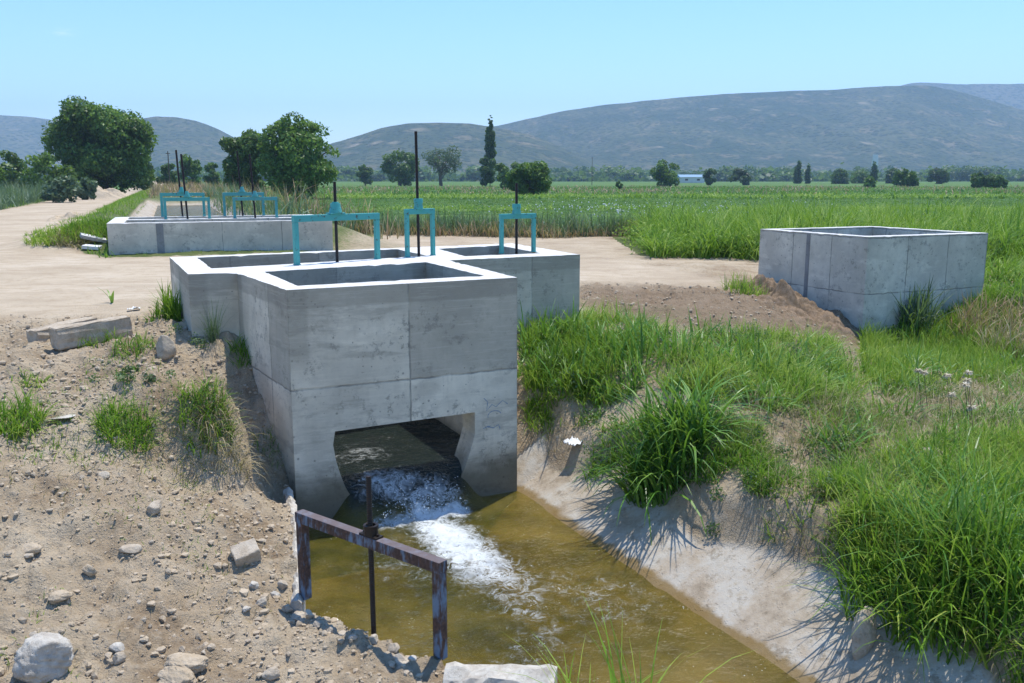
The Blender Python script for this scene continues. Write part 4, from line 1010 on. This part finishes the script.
for (a, b, r, n_, hh) in ((600, 430, .35, 500, .3), (560, 400, .35, 500, .3), (540, 370, .4, 500, .35), (760, 460, .4, 500, .22), (740, 500, .3, 350, .2), (820, 460, .4, 500, .25), (860, 500, .4, 500, .3), (900, 480, .5, 700, .3), (820, 430, .6, 700, .3), (700, 395, .6, 700, .35),
                         (650, 350, .7, 800, .35), (760, 350, .7, 800, .4), (800, 370, .7, 700, .4), (840, 380, .8, 700, .35), (950, 470, .6, 700, .3), (1000, 430, .7, 800, .35), (960, 400, .7, 600, .3), (930, 520, .5, 500, .35), (980, 560, .5, 500, .4), (850, 590, .25, 260, .2), (145, 375, .3, 300, .14), (115, 380, .3, 260, .12), (195, 340, .3, 300, .2)):
    p = hit(a, b); m_ = max(3, int(r*14)); aa = RNG.uniform(0, 6.28, m_); rr = r*np.sqrt(RNG.random(m_)); X = p[0]+rr*np.cos(aa); Y = p[1]+rr*np.sin(aa); Z = terrain(X, Y)
    V, Q, T = leaves(np.c_[X, Y, Z+hh*.35], np.full(m_, hh*.55), n_, .018, .5, .2); B2.add(V, Q, T)
tag(B2.build('leafy_weeds', M['treelight2']), 'small-leaved weeds mixed into the grass of both banks', 'weeds', kind='stuff')
# dried flower heads
for i, (a, b) in enumerate(((918, 372), (924, 374), (947, 377), (968, 374), (967, 382), (965, 386), (951, 396), (971, 409))):
    base = hit(a+4, b+45); top = Wd(a, b, base[1]); h = top[2]-base[2]
    root = empty('dried_flower', tuple(base)); tag(root, 'tan dried flower head on a thin stalk in the grass of the right bank', 'flower', 'dried flowers on the right bank')
    bm = bmesh.new(); cyl(bm, (base[0], base[1]), .004, .003, base[2], base[2]+h, 6)
    for v in bm.verts:
        f = (v.co.z-base[2])/max(h, .01); v.co.x += (top[0]-base[0])*f
    bmobj('stalk', bm, M['bark'], root)
    B = Batch(); n = 110; a_ = RNG.uniform(0, 6.28, n)
    B.add(*blades(np.repeat([[top[0], base[1], base[2]+h]], n, 0), RNG.uniform(.05, .085, n), np.full(n, .026), RNG.uniform(.7, 1.7, n), RNG.random(n), 3, az=a_))
    B.build('flower_head', M['flower'], root)

# ------------------------------------------------------------ field, verges, reeds
def worldfill(B, test, box, n, h, w, lean, tone, tv=.28, segs=3, hn=.6, seed=1, cs=3., thr=-9):
    X = RNG.uniform(box[0], box[1], n); Y = RNG.uniform(box[2], box[3], n)
    fu, fv = floc(X, Y); m = test(X, Y, fu, fv) & (fbm(X, Y, cs, 3, seed) > thr)
    m &= np.abs(X/Y) < .72
    X, Y = X[m], Y[m]; Z = terrain(X, Y); k = len(X)
    hh = h*RNG.uniform(.55, 1.2, k)*(1+hn*2*fbm(X, Y, cs*.7, 3, seed+3))
    B.add(*blades(np.c_[X, Y, Z-.03], np.clip(hh, .05, 9), w*RNG.uniform(.6, 1.4, k), np.abs(RNG.normal(lean, .3, k)), tone+RNG.normal(0, tv, k)*.7+fbm(X, Y, cs, 3, seed+7)*.9, segs))
edge = lambda X, Y: Y+fbm(X, Y, 2, 2, 6)*2
B = Batch()
worldfill(B, lambda X, Y, fu, fv: (edge(X, Y) > 39.5) & (fu > 8), (-30, 45, 38, 62), 85000, .19, .075, 1.35, .5, segs=2, hn=.6, cs=1.6)
worldfill(B, lambda X, Y, fu, fv: (fu > 8), (-50, 80, 60, 110), 100000, .30, .13, 1.3, .5, segs=2, hn=.7, cs=3.)
worldfill(B, lambda X, Y, fu, fv: (fu > 9), (-120, 200, 105, 260), 60000, .5, .30, .8, .62, segs=2, hn=.7, cs=8.)
tag(B.build('crop_field', M['crop']), 'low dark green crop filling the wide flat field', 'crop', kind='stuff')
B = Batch()
worldfill(B, lambda X, Y, fu, fv: (fu > 8), (-30, 60, 66, 74), 9000, .6, .07, 1.0, .75, segs=3, hn=.7, cs=2.5, thr=-.05)
worldfill(B, lambda X, Y, fu, fv: (fu > 8), (-60, 120, 110, 125), 12000, .8, .16, 1.0, .8, segs=3, hn=.7, cs=5, thr=-.12)
tag(B.build('field_grass', M['reed']), 'bands of taller yellow-green grass crossing the field', 'grass', kind='stuff')
B = Batch()
worldfill(B, lambda X, Y, fu, fv: (X > 4.3+(Y-28)*.12) & (Y > 28.3), (3.5, 30, 28, 42), 52000, 1.35, .045, .85, .62, .4, segs=4, hn=1.0, cs=1.3)
worldfill(B, lambda X, Y, fu, fv: (X > 11.8) & (Y < 29), (11, 24, 20, 30), 13000, .8, .035, .9, .55, .4, segs=4, hn=.9, cs=1.2)
m_ = 900; X = RNG.uniform(4.5, 26, m_); Y = RNG.uniform(28.6, 41, m_); ok = fbm(X, Y, 1.5, 3, 5) > -.05; X, Y = X[ok], Y[ok]; Z = terrain(X, Y)
V, Q, T = leaves(np.c_[X, Y, Z+.35], RNG.uniform(.3, .75, len(X)), 36000, .06, .6, .2); B.add(V, Q, T)
tag(B.build('reeds', M['reed']), 'tall bright green reeds and weeds behind the square chamber', 'reeds', kind='stuff')
B = Batch()
worldfill(B, lambda X, Y, fu, fv: (edge(X, Y) > 38.3) & (edge(X, Y) < 40.6) & (fu > 8), (-12, 7, 36, 43), 14000, .95, .04, .45, .35, .3, segs=3, hn=.8, cs=1.2)
worldfill(B, lambda X, Y, fu, fv: (fu > 4.6) & (fu < 8.5) & (fv > 5), (-45, -2, 30, 90), 16000, 1.1, .05, .5, .5, .3, segs=3, hn=.8, cs=1.5)
tag(B.build('field_edge_weeds', M['silver']), 'grey-green weeds along the near edge of the field and the far canal', 'weeds', kind='stuff')
B = Batch()
worldfill(B, lambda X, Y, fu, fv: (edge(X, Y) > 37.9) & (edge(X, Y) < 39.8) & (fu > 8), (-12, 7, 36, 43), 14000, .72, .03, .6, .4, .3, segs=3, hn=.8, cs=1.)
worldfill(B, lambda X, Y, fu, fv: (fu > 6.2) & (fu < 10.4) & (fv > 6), (-45, -2, 30, 75), 12000, 1.35, .045, .4, .4, .3, segs=3, hn=.8, cs=2, seed=4, thr=-.03)
worldfill(B, lambda X, Y, fu, fv: (fu > 8), (-90, 140, 135, 250), 9000, .9, .22, .5, .6, .3, segs=2, hn=.6, cs=12, thr=.02)
worldfill(B, lambda X, Y, fu, fv: (fu > 0) & (fu < 8) & (fv > 46), (-90, -20, 70, 140), 16000, 1.1, .09, .5, .35, .3, segs=2, hn=.7, cs=4)
tag(B.build('dry_verge', M['pink']), 'tan and reddish dry weeds beside the far canal and across the field', 'dry grass', kind='stuff')
B = Batch()
worldfill(B, lambda X, Y, fu, fv: (fu > -3.6) & (fu < .2) & (fv > -1.5-fu*3.2), (-60, -10, 25, 110), 90000, .28, .03, .7, .6, .3, segs=3, hn=.6, cs=1.8, thr=-.1)
worldfill(B, lambda X, Y, fu, fv: (fu > -14) & (fu < -10) & (fv > 34), (-80, -20, 36, 130), 14000, .5, .05, .6, .5, .3, segs=3, hn=.8, cs=2.5, thr=-.05)
worldfill(B, lambda X, Y, fu, fv: (fu > .2) & (fu < FL+1) & (fv > -.45) & (fv < -.02), (-14, -4, 24, 30), 1500, .13, .02, .8, .5, .3, segs=3, cs=1.)
tag(B.build('verge_grass', M['grass']), 'short green grass on the strip between the track and the far canal', 'grass', kind='stuff')
B = Batch()
worldfill(B, lambda X, Y, fu, fv: (fu < -10.5) & (Y > 66), (-95, -30, 64, 130), 50000, 1.9, .07, .5, .45, .3, segs=3, hn=.7, cs=3, thr=-.12)
tag(B.build('silver_weeds', M['silver']), 'tall silvery weeds on the far side of the track at the left', 'weeds', kind='stuff')
# white blooms in the field
n = 150; X = np.concatenate([RNG.normal(9, 3.5, n), RNG.uniform(-8, 26, 60), RNG.normal(1, 2, 20)]); Y = np.concatenate([RNG.uniform(48, 72, n), RNG.uniform(42, 90, 60), RNG.uniform(50, 75, 20)])
P = np.c_[X, Y, terrain(X, Y)+RNG.uniform(.35, .55, len(X)), RNG.uniform(.03, .06, len(X))]
o = blobs('white_blooms', P, M['plastic'], 1, 'tiny white flowers dotted over the green field', 'flowers')

# ------------------------------------------------------------ trees
def tube(bm, pts, radii, seg=8):
    rings = []
    for i, p in enumerate(pts):
        a = Vector(pts[min(i+1, len(pts)-1)])-Vector(pts[max(i-1, 0)]); a.normalize()
        x = a.orthogonal().normalized(); y = a.cross(x)
        rings.append([bm.verts.new(Vector(p)+(x*math.cos(2*math.pi*k/seg)+y*math.sin(2*math.pi*k/seg))*radii[i]) for k in range(seg)])
    for a, b in zip(rings, rings[1:]):
        for k in range(seg): bm.faces.new((a[k], a[(k+1) % seg], b[(k+1) % seg], b[k]))
    bm.faces.new(rings[-1])
def tree(name, px, d, top, base, halfw, mat, label, kind='round', n=5000, leaf=.2, cat='tree', group=None, seed=1, tone=.5, trunk=True, zb=None, nb=26, crown0=.22, density=1., dx=0):
    """crown built in local metres from picture height and width at distance d"""
    global RNG
    RNG = np.random.default_rng(seed*101+3); rnd = random.Random(seed*7)
    x, y, _ = Wd(px, 178, d); zg = H(x, y) if zb is None else zb
    zt = Wd(px, top, d)[2]; Ht = zt-zg; R_ = halfw/F*d*1.0
    root = empty(name, (x, y, zg)); tag(root, label, cat, group)
    cs = []; rs = []
    z0 = Ht*crown0
    if kind == 'poplar':
        for i in range(nb):
            t = i/(nb-1); r = R_*(.35+.65*math.sin(math.pi*min(1, t*.95+.08))**.7)*(1-t**3*.7); cs.append((rnd.uniform(-.35, .35)*R_, rnd.uniform(-.35, .35)*R_, z0+(Ht-z0)*t*.97)); rs.append(r*.8)
    else:
        k = 0
        while len(cs) < nb and k < 4000:
            k += 1
            u_, v_, w_ = rnd.uniform(-1, 1), rnd.uniform(-1, 1), rnd.uniform(-1, 1)
            r = math.sqrt(u_*u_+v_*v_+(w_*w_ if (w_ > 0 or kind == 'ball') else w_**4*.9))
            if r > 1 or r < .30: continue
            if kind == 'umbrella' and w_ < -.55: continue
            f = rnd.uniform(.20, .34)
            cs.append((u_*R_*(1-f*.9), v_*R_*.85*(1-f*.9), z0+(Ht-z0)*(.5+.5*w_*(1-f*.8)))); rs.append(f*min(R_, (Ht-z0)*.6))
    V, Q, T = leaves(cs, rs, n, leaf, tone, .62)
    # an irregular outline: bite gaps out of the crown
    c = V.reshape(-1, 4, 3).mean(1); g = fbm(c[:, 0]*1.0+c[:, 2]*.7+seed*9, c[:, 2]*1.1+c[:, 1]*.6, max(R_, 1)*.5, 4, seed)
    rad = np.sqrt((c[:, 0]/R_)**2+((c[:, 2]-(z0+Ht)/2)/((Ht-z0)/2))**2)
    keep = g > -.24*density+.20*(rad-.5)*(rad > .5)-.10*(rad < .5)
    Q = Q[keep]
    o = npmesh('crown', V+np.array([x, y, zg]), Q, M[mat], root, dict(tone=np.clip(T, 0, 1)), smooth=False)
    if trunk:
        bm = bmesh.new(); tr = max(.05, R_*.055)
        hh = z0+(Ht-z0)*.55; bend = rnd.uniform(-.08, .08)*R_
        tube(bm, [(x, y, zg-.2), (x+bend*.5, y, zg+hh*.35), (x+bend, y, zg+hh*.7), (x+bend*.6, y, zg+hh)], [tr*1.5, tr*1.1, tr*.8, tr*.4])
        for i in range(9 if kind != 'wispy' else 26):
            c_ = cs[rnd.randrange(len(cs))]; t = rnd.uniform(.2, .7)
            s0 = Vector((x+bend*t, y, zg+hh*t)); e = Vector((x+c_[0], y+c_[1], zg+c_[2])); m_ = s0.lerp(e, .5)+Vector((rnd.uniform(-.1, .1)*R_, 0, .08*R_))
            tube(bm, [s0, m_, e], [tr*.55, tr*.36, tr*.1], 6)
        bmobj('trunk', bm, M['bark'], root, True)
    return root
tree('walnut_tree', 105, 125, 90, 195, 55, 'walnut', 'big dark round-crowned tree standing beyond the track at the left', n=42000, leaf=.25, seed=3, nb=95, crown0=-.02, tone=.5, density=.72)
tree('tree', 250, 112, 122, 192, 32, 'treelight', 'lighter green lower tree joined to the left of the tall field tree', n=18000, leaf=.21, seed=5, nb=34, crown0=-.03, tone=.5)
tree('tree', 302, 108, 106, 192, 43, 'walnut', 'tall green tree with ragged crown in the field, behind the long chamber', n=26000, leaf=.21, seed=9, nb=60, density=.75, crown0=-.02, tone=.75)
tree('tree', 400, 300, 147, 182, 21, 'treelight', 'round green tree beyond the field, left of the thin grey tree', n=5000, leaf=.42, seed=11, nb=30, crown0=-.04, tone=.45)
tree('tree', 441, 300, 141, 181, 23, 'treegrey', 'thin grey-green tree with bare branches showing, right of the round tree', kind='wispy', n=2600, leaf=.32, seed=12, nb=34, crown0=.22, tone=.5)
tree('poplar_tree', 490, 250, 114, 182, 6.2, 'poplar', 'tall narrow dark poplar rising above the field', kind='poplar', n=5500, leaf=.32, seed=13, nb=30, crown0=.25)
tree('bush', 486, 235, 154, 182, 12, 'poplar', 'dark bush at the foot of the tall poplar', n=2800, leaf=.32, seed=14, nb=16, crown0=0, trunk=False, cat='bush')
tree('bush', 509, 200, 158, 184, 16, 'treelight', 'light green bush between the poplar and the dense round tree', n=3200, leaf=.28, seed=15, nb=16, crown0=0, trunk=False, cat='bush', tone=.6)
tree('tree', 528, 127, 153, 196, 24, 'walnut', 'dense dark round tree in the field beside the right near gate', n=13000, leaf=.19, seed=16, nb=44, crown0=-.25, density=1.6, tone=.6)
tree('tree', 665, 260, 159, 183, 17, 'walnut', 'round dark tree at the far edge of the field, centre right', n=3800, leaf=.33, seed=17, nb=26, crown0=-.05, tone=.55)
tree('bush', 620, 200, 178, 184, 4, 'treelight', 'tiny bush in the field left of the round dark tree', n=500, leaf=.25, seed=18, nb=8, crown0=0, trunk=False, cat='bush')
tree('tree', 709, 320, 167, 182, 9, 'poplar', 'small dark round tree right of the round dark tree', n=1800, leaf=.36, seed=19, nb=18, crown0=-.05, tone=.5)
for i, (px, d, top, hw, mt, lab) in enumerate((
        (740, 330, 168, 13, 'treegrey', 'pale bush at the far field edge, centre right'), (798, 420, 158, 4, 'poplar', 'dark cypress, left of the distant pair'), (808, 420, 163, 3, 'poplar', 'shorter cypress, right of the distant pair'),
        (874, 420, 161, 3.6, 'poplar', 'lone dark cypress at the far field edge'), (870, 240, 176, 6, 'walnut', 'small dark bush before the lone cypress'), (906, 260, 168, 14, 'treelight', 'rounded bright bush at far right, left of the last pair'),
        (982, 230, 171, 15, 'treelight', 'left bush of the last pair at far right'), (999, 225, 173, 10, 'treelight', 'right bush of the last pair at far right'), (840, 400, 168, 9, 'poplar', 'dark tree between the two groups of cypresses'),
        (860, 430, 170, 10, 'treelight', 'green tree just left of the lone cypress'), (938, 400, 166, 12, 'poplar', 'dark tree behind the rounded bright bush'), (893, 430, 168, 9, 'poplar', 'dark tree right of the lone cypress'),
        (365, 320, 163, 10, 'poplar', 'small dark tree left of the round green tree'), (148, 190, 142, 5, 'poplar', 'dark poplar seen behind the big left tree'), (142, 180, 165, 12, 'treelight', 'green bush under the dark poplar at the left'),
        (168, 190, 160, 12, 'treelight', 'bright bush right of the poplar at the left'), (192, 200, 152, 14, 'walnut', 'dark tree at the end of the track'), (213, 210, 158, 10, 'walnut', 'dark bush at the end of the track, right side'),
        (10, 118, 148, 20, 'treelight', 'light green tree cut by the left edge'), (46, 112, 147, 30, 'walnut', 'dark bush left of the big dark tree'), (-18, 112, 150, 24, 'walnut', 'dark tree beyond the left edge'), (86, 104, 176, 12, 'silver', 'silvery shrub before the big dark tree'),
        (60, 92, 171, 20, 'silver', 'silvery shrub left of the other silvery shrub'), (300, 95, 180, 9, 'treelight', 'bright bush at the foot of the tall field tree'))):
    tree('cypress' if 'cypress' in lab or 'poplar seen' in lab else ('bush' if 'bush' in lab or 'shrub' in lab else 'tree'), px, d, top, 180, hw, mt, lab, kind='poplar' if ('cypress' in lab or 'poplar seen' in lab) else 'round', n=1800 if hw > 8 else 900,
         leaf=.13*d/100+.1, seed=40+i, nb=24, crown0=-.05, density=1.5, trunk='bush' not in lab and 'shrub' not in lab, cat='bush' if ('bush' in lab or 'shrub' in lab) else 'tree', tone=.5)
# the countless far trees along the foot of the hills
RNG = np.random.default_rng(99)
protos = []
for j, mt in enumerate(('poplar', 'walnut', 'treelight')):
    cs = [(random.uniform(-.5, .5), random.uniform(-.5, .5), random.uniform(.25, .8)) for _ in range(9)]; V, Q, T = leaves(cs, [.32]*9, 420, .10, .5)
    protos.append((V, Q, mt))
def fartrees():
    rnd = random.Random(4); k = 0; first = {}
    for i in range(150):
        px = rnd.uniform(330, 1090) if i % 4 else rnd.uniform(-40, 340); d = rnd.uniform(700, 1050); h = rnd.uniform(6, 14); w = rnd.uniform(10, 24)
        j = rnd.randrange(3); V, Q, mt = protos[j]; x, y, _ = Wd(px, 178, d)
        if j not in first:
            o = npmesh('distant_tree', V, Q, M[mt], attrs=dict(tone=np.clip(RNG.normal(.5, .25, len(V)), 0, 1)), smooth=False); first[j] = o
        else:
            o = first[j].copy(); COL.objects.link(o)
        o.location = (x, y, .2); o.scale = (w, w, h); o.rotation_euler = (0, 0, rnd.uniform(0, 6.28))
        tag(o, 'small hazy tree in the line at the foot of the hills', 'tree', 'distant trees at the foot of the hills')
fartrees()
# far scrub belt
RNG = np.random.default_rng(5)
n = 46000; d = RNG.uniform(720, 1250, n); a = RNG.uniform(-.72, .72, n); X = a*d; Y = d
B = Batch(); Z = .2+np.abs(RNG.normal(0, 3.4, n))*(.5+1.2*np.clip(fbm(X, Y, 60, 3, 3)+.4, 0, 1)); s_ = RNG.uniform(1.2, 2.8, n)
nr_ = RNG.normal(0, 1, (n, 3)); nr_ /= np.linalg.norm(nr_, axis=1)[:, None]; a1 = np.cross(nr_, RNG.normal(0, 1, (n, 3))); a1 /= np.linalg.norm(a1, axis=1)[:, None]; b1 = np.cross(nr_, a1); P = np.c_[X, Y, Z]
V = np.stack([P-a1*s_[:, None], P-b1*s_[:, None], P+a1*s_[:, None], P+b1*s_[:, None]], 1).reshape(-1, 3); B.add(V, np.arange(4*n).reshape(-1, 4), np.repeat(RNG.normal(.5, .3, n), 4))
tag(B.build('distant_scrub', M['poplar']), 'hazy belt of orchards and scrub between the field and the hills', 'scrub', kind='stuff')

# utility poles and a few far buildings
def pole(px, d, top, label, r=.12):
    x, y, _ = Wd(px, 178, d); z0 = H(x, y); zt = Wd(px, top, d)[2]; root = empty('utility_pole', (x, y, z0)); tag(root, label, 'utility pole')
    bm = bmesh.new(); cyl(bm, (x, y), r, r*.6, z0-.1, zt, 10); bmobj('pole', bm, M['bark'], root)
    bm = bmesh.new(); addbox(bm, (x, y, zt-.4), (1, .3), .7, .10, .10); bmobj('cross_arm', bm, M['bark'], root)
pole(169.5, 150, 151, 'dark utility pole beside the end of the track'); pole(592, 330, 157, 'thin utility pole at the far edge of the field')
def house(px, d, w, h, label, wall, roof):
    x, y, _ = Wd(px, 178, d); z0 = H(x, y) if d < 900 else 0.; root = empty('house', (x, y, z0)); tag(root, label, 'building')
    bm = bmesh.new(); addbox(bm, (x, y, z0+h/2), (1, .15), w, w*.6, h); bmobj('wall', bm, wall, root)
    bm = bmesh.new(); ax = Vector((1, .15, 0)).normalized(); ay = Vector((-ax.y, ax.x, 0)); c = Vector((x, y, z0+h)); hw = w*.54; hd = w*.34
    v = [bm.verts.new(c+ax*sx*hw+ay*sy*hd) for sx, sy in ((-1, -1), (1, -1), (1, 1), (-1, 1))]+[bm.verts.new(c+ax*sx*hw*.98+Vector((0, 0, h*.45))) for sx in (-1, 1)]
    for f in ((0, 1, 5, 4), (2, 3, 4, 5), (0, 4, 3), (1, 2, 5), (3, 2, 1, 0)): bm.faces.new([v[i] for i in f])
    bmobj('roof', bm, roof, root)
    for k in (-.25, .25):
        bm = bmesh.new(); q = c+ax*k*w-ay*(w*.3+.02); addbox(bm, (q.x, q.y, z0+h*.55), (1, .15), w*.12, .08, h*.3); bmobj('window', bm, M['dark'], root)
def flat(name, c):
    m, nt = newmat(name); N = NT(nt); N.out(N.pbr(N.mix(N.noise(N.pos(), .5, 3), c, tuple(v*.8 for v in c)), .85)); return m
M['wall_w'] = flat('white_render', (.72, .70, .66)); M['roof_r'] = flat('clay_tiles', (.35, .14, .08)); M['roof_b'] = flat('blue_sheet_roof', (.25, .38, .5))
house(690, 520, 14, 3.2, 'long low white building with blue sheet roof beyond the centre right of the field', M['wall_w'], M['roof_b'])
house(874, 640, 3.5, 13, 'tall pale tower-like building behind the lone cypress', M['wall_w'], M['wall_w'])

# ------------------------------------------------------------ hills
def hillmat(name, a, b, c, sp=1.):
    m, nt = newmat(name); N = NT(nt); P = N.pos()
    big = N.noise(P, .0035, 7, .6); med = N.noise(P, .018, 7, .7)
    col = N.mix(N.step(big, .40, .62), a, b)
    col = N.mix(N.math('MULTIPLY', N.step(med, .50, .68), .55), col, c)
    v = N.n('ShaderNodeTexVoronoi', Vector=P, Scale=.085*sp, Randomness=1)
    shrub = N.math('SUBTRACT', 1, N.step(v.outputs['Distance'], .25, .55))
    col = N.mix(N.math('MULTIPLY', shrub, .92), col, (.022, .040, .018))
    v2 = N.n('ShaderNodeTexVoronoi', Vector=P, Scale=.016*sp, Randomness=1)
    spot = N.math('MULTIPLY', N.math('SUBTRACT', 1, N.step(v2.outputs['Distance'], .14, .34)), N.step(N.noise(P, .006, 4, .6), .52, .62))
    col = N.mix(N.math('MULTIPLY', spot, .5), col, (.42, .33, .23))
    col = N.mix(N.math('MULTIPLY', N.step(N.noise(P, .05, 5, .8), .52, .66), .5), col, (.02, .035, .018))
    N.out(N.pbr(col, .95, N.bump(N.math('ADD', shrub, N.math('MULTIPLY', med, 2)), .8, 3.), spec=.1))
    return m
def hill(name, mat, prof, d0, d1, back, seed, rough=.1, expo=1.0, sm_=1.):
    px = np.array([p[0] for p in prof], float); py = np.array([p[1] for p in prof], float)
    n = 520; m = 150; cx = np.linspace(px[0], px[-1], n); cy = np.interp(cx, px, py)
    ker = np.ones(9)/9; cy = np.convolve(np.pad(cy, 4, 'edge'), ker, 'valid')
    cy = cy + fbm(cx, cx*0, 40, 4, seed)*2.2
    el = (178-cy)/F                        # tangent of elevation at the ridge
    tt = np.r_[np.linspace(0, 1, m), 1+np.linspace(.03, .35, 14)]
    T, A = np.meshgrid(tt, (cx-512)/F, indexing='ij'); E = np.broadcast_to(el, T.shape)
    D = d0+(d1-d0)*T; X = A*D; Y = D
    ridge = E*d1
    prof_ = np.where(T <= 1, np.clip(T, 0, 1)**expo, 1-((T-1)/.35)**1.3*back)
    gul = np.abs(fbm(X, Y*.35, 420, 5, seed+2, .55))*2
    Z = ridge*prof_+ridge*rough*(-(gul))*np.sin(np.pi*np.clip(T, 0, 1))*2.0+fbm(X, Y, 90, 3, seed+4)*6*np.clip(T*4, 0, 1)*sm_*np.clip(1.3-T, .3, 1)
    Z = np.minimum(Z, np.where(T <= 1, (E*D)*.999, 1e9))-2
    nr, nc = T.shape; i = np.arange(nr*nc).reshape(nr, nc); q = np.stack([i[:-1, :-1], i[:-1, 1:], i[1:, 1:], i[1:, :-1]], -1).reshape(-1, 4)
    tag(npmesh(name, np.c_[X.ravel(), Y.ravel(), Z.ravel()], q, mat), kind='structure')
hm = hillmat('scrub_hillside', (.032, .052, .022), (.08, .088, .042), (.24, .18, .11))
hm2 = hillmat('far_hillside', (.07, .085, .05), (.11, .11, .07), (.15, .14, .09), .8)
hill('near_hills', hm, [(290, 177), (320, 150), (335, 142), (365, 133), (385, 127), (410, 123), (440, 122.5), (470, 123), (500, 127), (530, 133), (560, 145), (600, 165), (640, 176)], 1250, 1700, .5, 3, .12)
hill('main_hills', hm, [(330, 177), (400, 150), (450, 135), (490, 127), (505, 124.5), (560, 112), (600, 106.5), (640, 102), (700, 97), (760, 93.5), (820, 92), (880, 87.5), (915, 88), (960, 97), (1010, 112), (1100, 135), (1300, 172)], 1550, 2400, .4, 7, .16)
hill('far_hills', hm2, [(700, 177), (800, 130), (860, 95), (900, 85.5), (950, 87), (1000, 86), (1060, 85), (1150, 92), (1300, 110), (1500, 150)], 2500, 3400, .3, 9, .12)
hill('left_hills', hm, [(60, 177), (100, 140), (130, 124), (150, 119), (165, 116.5), (185, 117.5), (205, 121), (225, 128), (245, 138), (265, 148), (300, 160), (350, 176)], 1400, 2000, .4, 12, .14)
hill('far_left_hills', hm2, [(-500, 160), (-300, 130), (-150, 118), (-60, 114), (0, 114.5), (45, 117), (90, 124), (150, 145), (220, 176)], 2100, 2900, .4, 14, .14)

# ------------------------------------------------------------ haze, sky, sun, camera
m, nt = newmat('haze_air'); N = NT(nt)
pv = N.n('ShaderNodeVolumePrincipled'); pv.inputs['Color'].default_value = (.52, .72, 1, 1); pv.inputs['Density'].default_value = .00021; pv.inputs['Anisotropy'].default_value = .1
N.out(None, pv.outputs[0])
bm = bmesh.new(); bmesh.ops.create_cube(bm, size=1)
for v in bm.verts: v.co = Vector((v.co.x*14200, v.co.y*9200+2400, (v.co.z+.5)*560-4))
tag(bmobj('haze', bm, m), 'thin blue summer haze over the plain and hills', 'haze', kind='stuff')

sd = Vector((.155, .25, .956)).normalized()
elev = math.asin(sd.z); azim = math.atan2(sd.x, sd.y)
w = bpy.data.worlds.new('World'); S.world = w; w.use_nodes = True; nt = w.node_tree; nt.nodes.clear(); N = NT(nt)
sky = nt.nodes.new('ShaderNodeTexSky'); sky.sky_type = 'NISHITA'; sky.sun_disc = False; sky.sun_elevation = elev; sky.sun_rotation = azim
sky.air_density = 1.0; sky.dust_density = .25; sky.ozone_density = 2.2; sky.altitude = 50
hs = N.n('ShaderNodeHueSaturation', Color=sky.outputs[0], Saturation=1.28, Value=1.)
skc = N.mix(1., hs.outputs[0], (.94, .955, 1.03), 'MULTIPLY')
bg = N.n('ShaderNodeBackground', Color=skc, Strength=.15)
# one thin wisp of cloud high on the left
dirv = N.n('ShaderNodeTexCoord').outputs['Generated']; cd = Vector(ray(64, 32)).normalized()
df = N.n('ShaderNodeVectorMath', _operation='SUBTRACT', i0=dirv, i1=tuple(cd)).outputs[0]
sc = N.n('ShaderNodeVectorMath', _operation='MULTIPLY', i0=df, i1=(52, 52, 190)).outputs[0]
ln = N.n('ShaderNodeVectorMath', _operation='LENGTH', i0=sc).outputs['Value']
mk = N.math('MULTIPLY', N.math('SUBTRACT', 1, N.step(ln, .0, 1.)), N.step(N.noise(sc, 1.4, 4, .6), .35, .7))
bg2 = N.n('ShaderNodeBackground', Color=(.9, .95, 1, 1), Strength=1.0)
mx = N.n('ShaderNodeMixShader', Fac=N.math('MULTIPLY', mk, .4), i1=bg.outputs[0], i2=bg2.outputs[0])
nt.links.new(mx.outputs[0], N.n('ShaderNodeOutputWorld').inputs['Surface'])
sun = bpy.data.lights.new('sun', 'SUN'); sun.energy = 3.5; sun.angle = math.radians(.55); sun.color = (1, .955, .87)
so = bpy.data.objects.new('sun', sun); COL.objects.link(so); so.rotation_euler = sd.to_track_quat('Z', 'Y').to_euler(); so.location = (20, 30, 60)
cam = bpy.data.cameras.new('camera'); co = bpy.data.objects.new('camera', cam); COL.objects.link(co)
cam.sensor_width = 36; cam.lens = F/1024*36; cam.clip_start = .1; cam.clip_end = 30000
co.location = (0, 0, CAMZ); co.rotation_euler = (math.pi/2-PITCH, 0, 0); S.camera = co
S.view_settings.view_transform = 'Standard'; S.view_settings.look = 'None'; S.view_settings.exposure = 0.71; S.view_settings.gamma = 1
S.cycles.volume_bounces = 1; S.cycles.transparent_max_bounces = 10; S.cycles.max_bounces = 6; S.cycles.diffuse_bounces = 3; S.cycles.glossy_bounces = 2; S.cycles.transmission_bounces = 3
